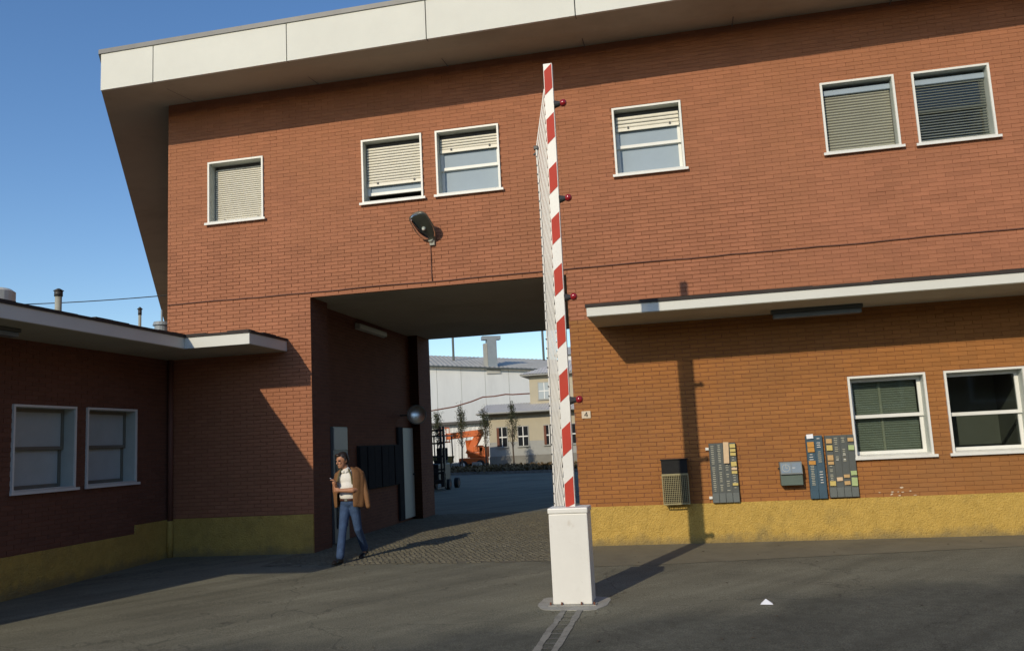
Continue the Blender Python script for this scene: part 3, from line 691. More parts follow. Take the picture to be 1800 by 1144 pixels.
# fluorescent fittings
def fluo(name_label, p0, p1, wdt, hgt, material):
    p0 = Vector(p0); p1 = Vector(p1); d = (p1-p0); L_ = d.length; rz = math.atan2(d.y, d.x)
    t = thing('fluorescent_light', name_label, 'light', p0, 'fluorescent fittings', rz)
    b = MB(); b.cbox(0, L_, -wdt/2, wdt/2, -hgt*.45, 0, .012); b.build('housing', material, t)
    b = MB(); b.cbox(.02, L_-.02, -wdt*.42, wdt*.42, -hgt, -hgt*.451, .02); b.build('diffuser', 'clock_face' if material != 'door_white' else 'door_white', t)
fluo('dark fluorescent fitting under the canopy right of the passage', (1.35, -.42, 3.435), (2.65, -.42, 3.435), .17, .13, 'rack_grey')
fluo('dark fluorescent fitting under the low wing canopy on the left', (-8.35, -6.0, 3.427), (-8.35, -4.3, 3.427), .17, .11, 'rack_grey')
t = thing('fluorescent_light', 'pale tube light high on the passage side wall', 'light', (-6.515, 2.6, 4.12), 'fluorescent fittings')
b = MB(); b.cbox(0, .05, 0, 1.65, 0, .13, .01); b.build('housing', 'door_white', t); b = MB(); b.cbox(.051, .11, .03, 1.62, .01, .12, .02); b.build('diffuser', 'door_white', t)

# ------------------------------------------------------------------ inside the passage
door = thing('side_door', 'grey door with white upper panel just inside the passage', 'door', (-6.515, 1.28, 0.01))
b = MB(); b.box(0, .05, 0, .68, 0, 2.12); b.build('leaf', 'clock_grey', door)
b = MB(); b.box(.0505, .062, .02, .66, 1.69, 2.10); b.build('upper_panel', 'door_white', door)
b = MB(); b.box(.0505, .062, .1, .60, .25, 1.6); b.build('pane', 'window_dark', door)
b = MB(); b.tube((.06, .60, 1.0), (.12, .60, 1.0), .015); b.tube((.11, .60, 1.0), (.11, .5, 1.0), .012); b.build('handle', 'dark_metal', door)
nb = thing('notice_board', 'row of dark panels fixed to the passage side wall', 'board', (-6.515, 2.55, 0.86))
b = MB(); b.box(0, .03, 0, 2.5, 0, .90); b.build('backing', 'bin_dark', nb)
for k in range(6):
    b = MB(); b.cbox(.031, .06+.01*(k % 2), .03+k*.41, .40+k*.41, .02, .88, .008); b.build('panel', 'board_dark', nb)
dl = thing('white_door', 'tall white door leaf near the far end of the passage', 'door', (-6.515, 5.24, .05))
b = MB(); b.box(0, .05, -.06, .0, 0, 2.1); b.box(0, .05, -.3, -.061, 0, 2.1); b.build('door_frame', 'board_dark', dl)
b = MB(); b.cbox(.0, .055, .005, .69, 0.02, 2.08, .006, Matrix.Rotation(R(-1), 4, 'Z')); b.build('leaf', 'door_white', dl)
b = MB(); b.tube((.05, .6, 1.0), (.12, .6, 1.0), .018); b.build('handle', 'dark_metal', dl)
mi = thing('convex_mirror', 'round convex traffic mirror on the passage wall', 'mirror', (-6.52, 5.27, 2.42))
Md = Vector((.40, -.9, .12)).to_track_quat('Z', 'Y').to_matrix().to_4x4(); Mc = Matrix.Translation((.42, -.06, 0)) @ Md
bm = bmesh.new(); bmesh.ops.create_uvsphere(bm, u_segments=24, v_segments=16, radius=.45)
bmesh.ops.bisect_plane(bm, geom=bm.verts[:]+bm.edges[:]+bm.faces[:], plane_co=(0, 0, .40), plane_no=(0, 0, -1), clear_outer=True)
for v in bm.verts: v.co.z -= .40
b = MB(); b.add_bm(bm, Mc); b.build('mirror_face', 'mirror', mi, True)
b = MB(); i = 0
for k in range(24):
    pass
b.tube(tuple(Mc @ Vector((0, 0, -.03))), tuple(Mc @ Vector((0, 0, -.002))), .225, .225, 28); b.build('rim', 'clock_grey', mi)
b = MB(); b.tube((0, 0, 0), (.40, -.03, 0), .02); b.build('bracket', 'dark_metal', mi)

# ------------------------------------------------------------------ things on the right-hand wall
np_ = thing('house_number', 'small cream house number plate with a 4', 'sign', (-1.58, 0, 2.05))
b = MB(); b.cbox(-.072, .072, -.016, -.002, -.058, .058, .004); b.build('plate', 'plate', np_)
b = MB()
for p, q in (((.012, -.035), (.012, .04)), ((.012, .04), (-.028, -.012)), ((-.028, -.012), (.028, -.012))):
    b.tube((p[0], -.0175, p[1]), (q[0], -.0175, q[1]), .006, n=6)
b.build('numeral', 'ink', np_)

bn = thing('litter_bin', 'wire litter bin with dark hood on the brick wall', 'bin', (-.255, -.012, .62))
b = MB(); b.box(-.195, .195, -.23, -.21, .45, .66); b.box(-.195, -.18, -.2095, 0, .45, .66); b.box(.18, .195, -.2095, 0, .45, .66); b.box(-.1795, .1795, -.02, 0, .45, .66); b.box(-.21, .21, -.245, 0, .661, .675); b.build('hood', 'bin_dark', bn)
b = MB(); b.box(-.17, .17, -.19, -.02, .02, .44); b.build('liner', 'bin_dark', bn)
b = MB()
for k in range(15):
    x = -.19 + .38*k/14; b.box(x-.0035, x+.0035, -.226, -.219, 0, .45)
for k in range(16):
    z = .45*k/15; b.box(-.19, .19, -.2185, -.2125, z-.003, z+.003)
for s_ in (-1, 1):
    for k in range(8): y = -.215 + .21*k/7; b.box(s_*.19-.003, s_*.19+.003, y-.003, y+.003, 0, .45)
    for k in range(12): z = .45*k/11; b.box(s_*.185-.0025, s_*.185+.0025, -.212, 0, z-.003, z+.003)
b.build('wire_mesh', 'wire', bn)
b = MB(); b.box(-.2, .2, -.232, -.2265, .43, .455); b.box(-.2, .2, -.232, -.2265, -.008, .012); b.box(-.2, -.188, -.232, -.2265, .0125, .4295); b.box(.188, .2, -.232, -.2265, .0125, .4295); b.build('basket_frame', 'wire', bn)

def rack(label, x0, x1, z0, z1, cols, material, slots, cards, tilt=0):
    t = thing('card_rack', label, 'card rack', (x0, -.012, z0), 'time card racks'); t.rotation_euler = (0, R(tilt), 0)
    w, h = x1-x0, z1-z0; cw = w/cols
    b = MB(); b.cbox(0, w, -.055, 0, 0, h, .004); b.build('back', material, t)
    for c in range(cols):
        b = MB(); b.cbox(c*cw+.003, (c+1)*cw-.003, -.075, -.0555, .0, h*.155, .003); b.build('pocket', 'rack_pocket' if material == 'rack_grey' else material, t)
        b = MB(); b.box(c*cw+.001, c*cw+.006, -.066, -.0555, h*.158, h-.01); b.build('divider', material, t)
    for (c, a, z_, n, mm) in slots:
        b = MB()
        for k in range(n):
            zz = h*(a + (z_-a)*k/max(1, n-1))
            if random.random() < .12: continue
            ww_ = cw*random.uniform(.30, .46); b.box(c*cw+cw*.5-ww_/2, c*cw+cw*.5+ww_/2, -.068, -.0555, zz-.004, zz+.005)
        b.build('slot_labels', mm, t)['kind'] = 'stuff'
    side_ = label
    for i, (c, zc, ch, mm, lb) in enumerate(cards):
        b = MB(); tw = cw*.40
        M_ = Matrix.Translation((x0, -.012, z0)) @ Matrix.Rotation(R(tilt), 4, 'Y') @ Matrix.Translation((c*cw+cw*.53, -.078, h*zc)) @ Matrix.Rotation(R(random.uniform(-3, 3)), 4, 'Y') @ Matrix.Rotation(R(-7), 4, 'X')
        b.box(-tw, tw, -.0015, .0015, -h*ch/2, h*ch/2)
        o = b.build('time_card', mm); o.matrix_world = M_
        tag(o, lb, 'card', 'cards in the racks')
ord_ = ['top', 'second', 'third', 'fourth', 'fifth', 'sixth', 'seventh', 'eighth']
cs = [(2, .835, .36, 'card_cream', 'long cream paper sheet hanging on the rack beside the litter bin')]
for k, (zc, ch, mm) in enumerate([(.945, .065, 'card_yellow'), (.87, .05, 'card_yellow'), (.805, .05, 'card_yellow'), (.64, .075, 'card_yellow'), (.56, .04, 'card_cream'), (.50, .045, 'card_yellow'), (.30, .04, 'card_yellow')]):
    cs.append((3, zc, ch, mm, '%s yellowish card from top in right column of rack beside the bin' % ord_[k]))
rack('grey four-column time card rack beside the litter bin', .285, .685, .605, 1.50, 4, 'rack_grey',
     [(0, .2, .95, 24, 'slot_pale'), (1, .2, .96, 26, 'slot_pale'), (2, .2, .66, 13, 'slot_pale'), (3, .2, .75, 14, 'slot_pale')], cs)
b_ = [(0, .99, .07, 'paper_white', 'white card at the top left of the narrow blue rack'), (0, .86, .085, 'card_orange', 'upper orange card in the narrow blue rack'), (0, .775, .07, 'card_orange', 'middle orange card in the narrow blue rack'), (0, .57, .06, 'card_orange', 'lowest orange card in the narrow blue rack')]
rack('narrow blue two-column card rack beside the time clock', 1.715, 1.955, .615, 1.545, 2, 'rack_blue',
     [(0, .22, .52, 12, 'slot_pale'), (0, .62, .70, 3, 'slot_white'), (1, .78, .95, 6, 'slot_white'), (1, .25, .42, 5, 'slot_white'), (1, .58, .74, 6, 'slot_pale')], b_)
cs = []
for k, (zc, ch, mm) in enumerate([(.91, .075, 'card_tan'), (.80, .085, 'card_yellow'), (.64, .085, 'card_tan'), (.555, .05, 'card_tan'), (.225, .075, 'card_yellow')]): cs.append((0, zc, ch, mm, '%s card from top in left column of the rack touching the window' % ord_[k]))
cs.append((1, .29, .06, 'card_cream', 'lone cream card low in second column of rack touching the window'))
cs.append((2, .335, .05, 'card_tan', 'upper tan card low in third column of rack touching the window')); cs.append((2, .225, .06, 'card_tan', 'lower tan card low in third column of rack touching the window'))
for k, (zc, ch, mm) in enumerate([(.92, .06, 'card_tan'), (.79, .08, 'card_green'), (.38, .07, 'card_green'), (.24, .135, 'card_green')]): cs.append((3, zc, ch, mm, '%s card from top in right column of the rack touching the window' % ord_[k]))
rack('grey four-column time card rack touching the lower window', 1.99, 2.40, .625, 1.535, 4, 'rack_grey',
     [(0, .28, .50, 9, 'slot_pale'), (1, .62, .95, 12, 'slot_pale'), (2, .58, .95, 13, 'slot_pale'), (1, .58, .60, 2, 'slot_white'), (2, .6, .68, 3, 'slot_white')], cs)
for zz, lb in ((1.40, 'upper small white bracket left of the card rack by the bin'), (.66, 'lower small white bracket left of the card rack by the bin')):
    b = MB(); b.cbox(.235, .284, -.04, -.001, zz, zz+.04, .004); tag(b.build('rack_bracket', 'frame_white'), lb, 'bracket', 'rack brackets')
ck = thing('time_clock', 'grey time clock box with dial beside the blue rack', 'clock', (1.30, -.012, .83))
b = MB(); b.cbox(0, .315, -.16, 0, 0, .155, .006); b.build('lower_case', 'clock_green', ck)
b = MB()
i = len(b.v)
for x in (0, .315):
    for y, z in ((-.20, .165), (0, .165), (0, .345), (-.16, .345)): b.v.append((x, y, z))
for q in ((0,3,2,1),(4,5,6,7),(0,1,5,4),(1,2,6,5),(2,3,7,6),(3,0,4,7)): b.f.append(tuple(i+k for k in q))
b.build('upper_case', 'clock_grey', ck)
Mf = Matrix.Translation((0, -.20, .165)) @ Matrix.Rotation(math.atan2(.04, .18)*-1, 4, 'X')
b = MB(); b.box(.012, .155, -.003, .0, .02, .165, Mf); b.build('dial_window', 'clock_face', ck)
b = MB(); b.box(.165, .303, -.003, .0, .02, .165, Mf); b.build('card_window', 'clock_face', ck)
b = MB()
for k in range(24):
    a0, a1 = 2*math.pi*k/24, 2*math.pi*(k+1)/24; c = (.083, .093)
    f_ = lambda a, r_: Mf @ Vector((c[0]+r_*math.cos(a), -.0045, c[1]+r_*math.sin(a)))
    b.quad(f_(a0, .050), f_(a1, .050), f_(a1, .055), f_(a0, .055))
b.box(.080, .086, -.006, -.0045, .092, .140, Mf); b.box(.083, .108, -.006, -.0045, .090, .096, Mf); b.build('dial', 'slot_pale', ck)
b = MB(); b.box(.175, .215, -.0045, -.003, .09, .097, Mf); b.build('label_strip', 'slot_white', ck)
b = MB(); b.tube((-.025, -.09, .25), (0, -.09, .25), .014); b.build('knob', 'ink', ck)

b = MB()
for k in range(10):
    x = random.gauss(3.05, .2); z = .60 + abs(random.gauss(.02, .05)); w_ = random.uniform(.006, .03); h_ = random.uniform(.004, .014); i = len(b.v)
    b.v += [(x-w_, -.0035, z), (x-w_*.2, -.0035, z-h_), (x+w_, -.0035, z-h_*.3), (x+w_*.4, -.0035, z+h_), (x-w_*.5, -.0035, z+h_*.7)]; b.f.append(tuple(range(i, i+5)))
tag(b.build('paint_scuffs', 'plate', facade), kind='stuff')

# ------------------------------------------------------------------ barrier
G0 = gz(-4.3)
bar = thing('lifting_barrier', 'red and white striped barrier raised upright on white housing', 'barrier', (-1.33, -4.2, G0))
binv = Vector((1.33, 4.2, -G0))
def bpart(b, name, material, par=None, smooth=False):
    o = b.build(name, material, par or bar, smooth)
    if par is None: o.location = binv
    return o
b = MB(); b.cbox(-1.548, -1.128, -4.38, -4.04, G0+.012, .885, .012); hs = bpart(b, 'housing', 'barrier_white')
b = MB(); b.cbox(-1.556, -1.120, -4.392, -4.03, .8855, .945, .014); b.build('lid', 'barrier_white', hs)
b = MB(); b.cbox(-1.60, -1.085, -4.42, -4.0, G0-.005, G0+.0115, .003); b.build('base_plate', 'concrete', hs)
for x in (-1.57, -1.45, -1.24, -1.105):
    b = MB(); b.tube((x, -4.403, G0+.0118), (x, -4.403, G0+.04), .011, .009, 8); b.build('bolt', 'rust', hs)
def bx(z): return -1.346 + (-1.387+1.346)*(6.054-z)/(6.054-.98)   # left edge of boom
def bw(z): return .102 + .011*(6.054-z)/5.07
b = MB(); i = 0
ZB0, ZB1 = .93, 6.054
for y in (-4.205, -4.135):
    for z in (ZB0, ZB1):
        b.v.append((bx(z), y, z)); b.v.append((bx(z)+bw(z), y, z))
for q in ((0,1,3,2),(5,4,6,7),(0,4,5,1),(2,3,7,6),(1,5,7,3),(4,0,2,6)): b.f.append(q)
boom = bpart(b, 'boom', 'barrier_white')
zs = [5.966 - .5975*k for k in range(9)]
for z in zs:
    lo = z - .2985; sk = .085; b = MB(); e_ = .006
    def pt(s_, zz, y): return (bx(zz) + (e_ if s_ == 0 else bw(zz)-e_), y, zz)
    zl0, zr0, zl1, zr1 = max(ZB0, lo), max(ZB0, lo+sk), z, min(ZB1, z+sk)
    F_ = [pt(0, zl0, -4.2085), pt(1, zr0, -4.2085), pt(1, zr1, -4.2085), pt(0, zl1, -4.2085)]
    Bk = [(x, -4.2055, zz) for x, _, zz in F_]
    i = len(b.v); b.v += F_ + Bk
    for q in ((0,1,2,3),(7,6,5,4),(0,4,5,1),(1,5,6,2),(2,6,7,3),(3,7,4,0)): b.f.append(tuple(i+k for k in q))
    b.build('stripe', 'barrier_red', boom)
for z in (5.561, 4.418, 3.265, 2.104):
    xr = bx(z)+bw(z); b = MB(); b.tube((xr, -4.17, z-.005), (xr+.075, -4.17, z), .048, .026, 12); lo = b.build('lamp_socket', 'dark_metal', boom, False)
    b = MB(); b.ell((xr+.105, -4.17, z+.002), (.043, .043, .043), None, 18, 12); b.build('lamp', 'lamp_red', lo, True)
# hanging skirt: rail and bars
def rx(z): return bx(z) - .112 - .02*max(0, (z-3.6)/1.5)**2
b = MB(); n = 30
for k in range(n):
    z0 = .95 + (5.04-.95)*k/n; z1 = .95 + (5.04-.95)*(k+1)/n
    i = len(b.v)
    for z in (z0, z1):
        for x, y in ((0, -4.20), (.016, -4.20), (.016, -4.165), (0, -4.165)): b.v.append((rx(z)+x-.008, y, z))
    for q in ((0,1,5,4),(1,2,6,5),(2,3,7,6),(3,0,4,7)): b.f.append(tuple(i+kk for kk in q))
rail = bpart(b, 'skirt_rail', 'alu')
b = MB(); b.cbox(rx(5.04)-.03, rx(5.04)+.02, -4.21, -4.16, 5.03, 5.075, .005); b.tube((rx(5.0)-.04, -4.18, 4.97), (rx(5.0)-.005, -4.18, 5.0), .012); b.build('rail_end', 'dark_metal', rail)
z = 5.76
while z > .99:
    zb_ = z - .71
    p0 = Vector((bx(z)-.004, -4.182, z))
    if zb_ > .95: p1 = Vector((rx(zb_), -4.182, zb_))
    else:
        q = Vector((rx(.95), -4.182, zb_)); s_ = (z-.95)/.71; p1 = p0 + (Vector((bx(z)-.125, -4.182, zb_))-p0)*s_
    d = (p1-p0); b = MB(); wv = Vector((.0062, 0, 0)); yv = Vector((0, .006, 0))
    i = len(b.v)
    for P_ in (p0, p1):
        for a_, c_ in ((-1, -1), (1, -1), (1, 1), (-1, 1)): b.v.append(tuple(P_ + wv*a_ + yv*c_))
    for q in ((0,3,2,1),(4,5,6,7),(0,1,5,4),(1,2,6,5),(2,3,7,6),(3,0,4,7)): b.f.append(tuple(i+kk for kk in q))
    br = bpart(b, 'skirt_bar', 'alu')
    b = MB(); b.tube((p0.x+.002, -4.195, p0.z), (p0.x+.002, -4.165, p0.z), .008, n=8)
    b.build('pin', 'dark_metal', br); b = MB()
    if zb_ > .95: b.tube((p1.x-.008, -4.207, p1.z), (p1.x-.008, -4.165, p1.z), .009, n=8); b.build('pin', 'dark_metal', br)
    z -= .107
# concrete round the housing foot and the filled trench
b = MB(); pts = []
for k in range(26):
    a = 2*math.pi*k/26; rr = 1 + .16*noise.noise(Vector((math.cos(a)*1.7, math.sin(a)*1.7, 3)))
    x = -1.345 + .385*rr*math.copysign(abs(math.cos(a))**.7, math.cos(a)); y = -4.24 + .36*rr*math.copysign(abs(math.sin(a))**.7, math.sin(a)); pts.append((x, y))
b.prism(pts, lambda x, y: gz(y)-.01, lambda x, y: gz(y)+.005); tag(b.build('concrete_patch', 'concrete'), 'pale concrete patch around the foot of the barrier housing', 'patch', kind='structure')
b = MB()
def trx(y, s_):
    return -1.40 + .01*(y+4.6) + s_*.165 + .012*noise.noise(Vector((y*3, s_*5, 0)))
yy = -4.62
while yy > -8.2:
    y2 = yy - .12
    for s_ in (0, 1):
        w_ = .032 + .012*noise.noise(Vector((yy*4, s_, 8)))
        b.quad((trx(yy, s_)-w_, yy, gz(yy)+.006), (trx(y2, s_)-w_, y2, gz(y2)+.006), (trx(y2, s_)+w_, y2, gz(y2)+.006), (trx(yy, s_)+w_, yy, gz(yy)+.006))
    yy = y2
yy = -4.75
while yy > -8.2:
    b.quad((trx(yy, 0)+.03, yy, gz(yy)+.0062), (trx(yy, 0)+.03, yy-.014, gz(yy)+.0062), (trx(yy, 1)-.03, yy-.012, gz(yy)+.0062), (trx(yy, 1)-.03, yy+.004, gz(yy)+.0062)); yy -= .17
tag(b.build('cable_trench', 'concrete_old'), 'filled cable trench with pale mortar edges running from the barrier', 'trench', kind='structure')
# paper and scraps
b = MB(); pz = gz(-4.43)
P0 = [(.575, -4.46, pz+.006), (.70, -4.47, pz+.006), (.695, -4.40, pz+.012), (.635, -4.41, pz+.052), (.59, -4.38, pz+.01)]
b.v += P0; b.f += [(0, 1, 3), (1, 2, 3), (0, 3, 4)]
pp = b.build('paper_scrap', 'paper_white'); mo = pp.modifiers.new('s', 'SOLIDIFY'); mo.thickness = .0012
tag(pp, 'folded white paper scrap lying on the asphalt', 'paper')
b = MB()
for k in range(140):
    x = random.uniform(-8, 5); y = random.uniform(-8, -.3); s_ = random.uniform(.006, .018); a = random.uniform(0, 3.1)
    dx, dy = math.cos(a)*s_*1.6, math.sin(a)*s_*1.6; z0 = gz(y)+.009
    i = len(b.v); b.v += [(x-dx, y-dy, z0), (x+dy*.5, y-dx*.5, z0+s_*.3), (x+dx, y+dy, z0+.002), (x-dy*.5, y+dx*.5, z0+s_*.4)]; b.f.append((i, i+1, i+2, i+3))
tag(b.build('litter_specks', 'soil'), 'tiny dry leaves and grit scattered on the asphalt', 'litter', kind='stuff')

# ------------------------------------------------------------------ person
base = Vector((-5.26, -.9, gz(-.9)))
def rm(b, name, material, parent, vox, sm=4):
    o = b.build(name, material, parent, True)
    m1 = o.modifiers.new('r', 'REMESH'); m1.mode = 'VOXEL'; m1.voxel_size = vox; m1.use_smooth_shade = True
    m2 = o.modifiers.new('s', 'SMOOTH'); m2.iterations = sm; m2.factor = .5
    return o
HC = Vector((-.085, -.075, 1.535)); Hm = Matrix.Rotation(R(-24), 3, 'Z') @ Matrix.Rotation(R(10), 3, 'X')   # face looks -y, turned to his right and down
def hp(x, y, z): return tuple(HC + Hm @ Vector((x, y, z)))
b = MB()
b.ell(HC + Hm @ Vector((0, .012, .03)), (.076, .092, .092), Hm); b.ell(hp(0, -.022, -.045), (.056, .066, .075), Hm); b.ell(hp(0, -.062, -.085), (.028, .025, .022), Hm)
b.cap(hp(0, -.088, .012), hp(0, -.108, -.022), .010, .015); b.ell(hp(0, -.078, .03), (.05, .018, .012), Hm)
b.ell(hp(-.03, -.074, -.02), (.02, .015, .018), Hm); b.ell(hp(.03, -.074, -.02), (.02, .015, .018), Hm); b.ell(hp(0, -.083, -.055), (.022, .012, .008), Hm)
for s_ in (-1, 1): b.ell(hp(s_*.076, .012, -.005), (.011, .02, .032), Hm)
b.cap((-.03, -.0, 1.34), hp(0, .02, -.08), .055, .052)
b.cap((0, 0, .90), (-.01, -.01, 1.12), .085, .085); b.cap((-.01, -.01, 1.12), (-.02, -.01, 1.28), .085, .08)
SR, SL = Vector((-.155, .0, 1.315)), Vector((.135, .015, 1.32)); b.cap(SR, SL, .05, .05)
ER, EL = Vector((-.225, -.03, 1.07)), Vector((.185, -.06, 1.085))
b.cap(SR, ER, .050, .042); b.cap(SL, EL, .050, .042)
WR, WL = Vector((-.165, -.195, 1.165)), Vector((-.06, -.215, 1.085))
b.cap(ER, WR, .042, .030); b.cap(EL, Vector((.12, -.17, 1.08)), .042, .042); b.cap(Vector((.12, -.17, 1.08)), WL, .042, .029)
def hand(b, w, d, upd, curl):
    d = d.normalized(); s_ = d.cross(upd).normalized(); n_ = s_.cross(d)
    pc = w + d*.045; b.cap(w, pc, .028, .034); b.cap(pc + s_*.022, pc - s_*.022, .022, .022)
    for k, (o_, ln) in enumerate(((.030, .055), (.010, .066), (-.010, .062), (-.029, .048))):
        a_ = pc + d*.03 + s_*o_; k1 = a_ + (d*math.cos(curl) + n_*math.sin(curl))*ln*.55; k2 = k1 + (d*math.cos(curl*2.3) + n_*math.sin(curl*2.3))*ln*.55
        b.cap(a_, k1, .0095, .009); b.cap(k1, k2, .009, .0075)
    t0 = w + d*.02 + s_*.026; t1 = t0 + d*.03 + s_*.022 + n_*.012; t2 = t1 + d*.028 + n_*.016; b.cap(t0, t1, .012, .011); b.cap(t1, t2, .011, .009)
hand(b, WR, Vector((.0, -.25, .9)), Vector((-.6, -1, 0)), .7); hand(b, WL, Vector((-1, -.12, .15)), Vector((0, 1, .2)), .5)
HR, HL = Vector((-.085, 0, .86)), Vector((.085, 0, .86)); KR, KL = Vector((-.06, -.165, .475)), Vector((.105, .05, .47)); AR, AL = Vector((-.05, -.31, .09)), Vector((.10, .33, .13))
b.cap(HR, KR, .075, .05); b.cap(KR, AR, .045, .035); b.cap(HL, KL, .075, .05); b.cap(KL, AL, .045, .035)
TR, TL = Vector((-.065, -.48, .045)), Vector((.095, .20, .04)); b.cap(AR - Vector((0, 0, .04)), TR, .032, .025); b.cap(AL - Vector((0, .02, .05)), TL, .032, .025)
body = rm(b, 'person', 'skin', None, .008, 2); body.location = base
tag(body, 'man with tan jacket over his shoulders walking out of the passage in jeans', 'person')
# eyes, hair
b = MB()
for s_ in (-1, 1): b.ell(hp(s_*.029, -.084, .008), (.012, .006, .006), Hm)
b.ell(hp(-.03, -.092, .026), (.02, .006, .005), Hm); b.ell(hp(.03, -.092, .026), (.02, .006, .005), Hm); b.build('brows_and_eyes', 'hair', body, True)
b = MB(); b.ell(hp(0, .028, .055), (.084, .094, .082), Hm); b.ell(hp(0, .065, -.005), (.078, .055, .085), Hm); b.ell(hp(-.02, -.055, .098), (.055, .04, .026), Hm)
for s_ in (-1, 1): b.cap(hp(s_*.073, .005, .04), hp(s_*.075, -.008, -.01), .018, .010)
rm(b, 'hair', 'hair', body, .008, 2)
# shirt
b = MB()
b.ell((-.01, -.015, 1.0), (.155, .118, .11)); b.ell((-.012, -.02, 1.12), (.158, .122, .14)); b.ell((-.015, -.01, 1.25), (.175, .118, .12)); b.cap(SR, SL, .068, .068)
b.cap((-.03, -.005, 1.33), (-.045, -.02, 1.385), .078, .066); b.cap(SR, SR + (ER-SR)*.65, .066, .062); b.cap(SL, SL + (EL-SL)*.65, .066, .062); b.ell((0, -.01, .93), (.15, .115, .05))
sh = rm(b, 'shirt', 'shirt', body, .011, 5)
b = MB(); n = 20
for zz, rr in ((1.375, .080), (1.41, .070)):
    for k in range(n):
        a = 2*math.pi*k/n; b.v.append((-.048 + rr*math.cos(a), -.03 + rr*math.sin(a), zz - .03*max(0, -math.sin(a))))
for k in range(n):
    if k == 15: continue
    b.f.append((k, (k+1) % n, n+(k+1) % n, n+k))
c_ = b.build('collar', 'shirt', sh, True); mo = c_.modifiers.new('s', 'SOLIDIFY'); mo.thickness = .012
# jeans and belt
b = MB(); b.ell((0, -.005, .885), (.155, .118, .085)); b.cap((-.07, -.005, .84), (-.06, -.165, .475), .09, .063); b.cap((.07, .0, .84), (.105, .05, .47), .09, .063)
b.cap((-.06, -.165, .475), (-.05, -.305, .11), .062, .064); b.cap((.105, .05, .47), (.10, .315, .15), .062, .062)
rm(b, 'jeans', 'jeans', body, .012, 4)
b = MB(); n = 28
for zz in (.918, .955):
    for k in range(n):
        a = 2*math.pi*k/n; b.v.append((.152*math.cos(a)-.003, -.008+.122*math.sin(a), zz))
for k in range(n): b.f.append((k, (k+1) % n, n+(k+1) % n, n+k))
bl_ = b.build('belt', 'belt', body, True); mo = bl_.modifiers.new('s', 'SOLIDIFY'); mo.thickness = .008; mo.offset = 1
b = MB(); b.box(-.03, .015, -.142, -.133, .917, .957); b.build('buckle', 'lamp_shell', bl_)
# shoes
for A_, T_, hl in ((AR, TR, Vector((-.048, -.27, .04))), (AL, TL, Vector((.10, .37, .085)))):
    b = MB(); b.cap(A_ + Vector((0, 0, -.01)), hl, .043, .038); b.cap(hl, T_, .038, .034); b.ell((T_.x, T_.y, T_.z-.008), (.046, .075, .028)); rm(b, 'shoe', 'shoe', body, .009, 3)
# jacket worn like a cape
b = MB(); lv = [(1.42, .088, .085, .02), (1.395, .14, .10, .01), (1.365, .195, .12, .0), (1.29, .228, .145, .0), (1.14, .238, .155, -.01), (.99, .238, .16, -.005), (.88, .235, .16, 0), (.815, .23, .16, .005)]
n = 36
for li, (z_, ax_, ay_, cy_) in enumerate(lv):
    o0, o1 = (R(-62), R(180+58)) if li < 2 else (R(-62), R(180+50))
    for k in range(n+1):
        a = o0 + (o1-o0)*k/n; rr = 1 + .035*math.sin(a*7 + li*.5)*min(1, li/3) + .02*math.sin(a*13+li)
        b.v.append((-.002 + ax_*rr*math.cos(a)*(1.03 if math.cos(a) > 0 else .96), cy_ + (ay_+.012)*rr*math.sin(a), z_ + .006*math.sin(a*5)))
for li in range(len(lv)-1):
    for k in range(n): q = li*(n+1)+k; b.f.append((q, q+1, q+n+2, q+n+1))
jk = b.build('jacket', 'jacket', body, True); mo = jk.modifiers.new('s', 'SOLIDIFY'); mo.thickness = .016; mo.offset = -1
m3 = jk.modifiers.new('ss', 'SUBSURF'); m3.levels = 1; m3.render_levels = 1
b = MB(); b.cap((.19, .02, 1.325), (.235, .01, 1.16), .05, .052); b.cap((.235, .01, 1.16), (.285, -.02, .98), .05, .046); b.cap((.285, -.02, .98), (.315, -.03, .82), .045, .04); rm(b, 'sleeve', 'jacket', jk, .012, 5)
b = MB(); b.cap((-.195, .0, 1.315), (-.235, .0, 1.12), .05, .05); b.cap((-.235, .0, 1.12), (-.245, .05, .88), .046, .04); rm(b, 'sleeve', 'jacket', jk, .012, 5)
b = MB()   # lapels / open front edges showing green lining
for sgn, pts_ in ((-1, [(-.10, -.085, 1.405), (-.118, -.118, 1.33), (-.135, -.15, 1.22)]), (1, [(.03, -.09, 1.40), (.085, -.125, 1.30), (.11, -.155, 1.18)])):
    for p, q in zip(pts_[:-1], pts_[1:]): b.cap(p, q, .014, .014)
rm(b, 'lapel', 'jacket_lining', jk, .008, 3)
b = MB(); cg = base + Vector((-.175, -.262, 1.262)); b.tube(cg, cg + Vector((-.012, -.035, .018)), .0055, n=8); tag(b.build('cigarette', 'paper_white'), 'cigarette held in the walking man\'s hand', 'cigarette')

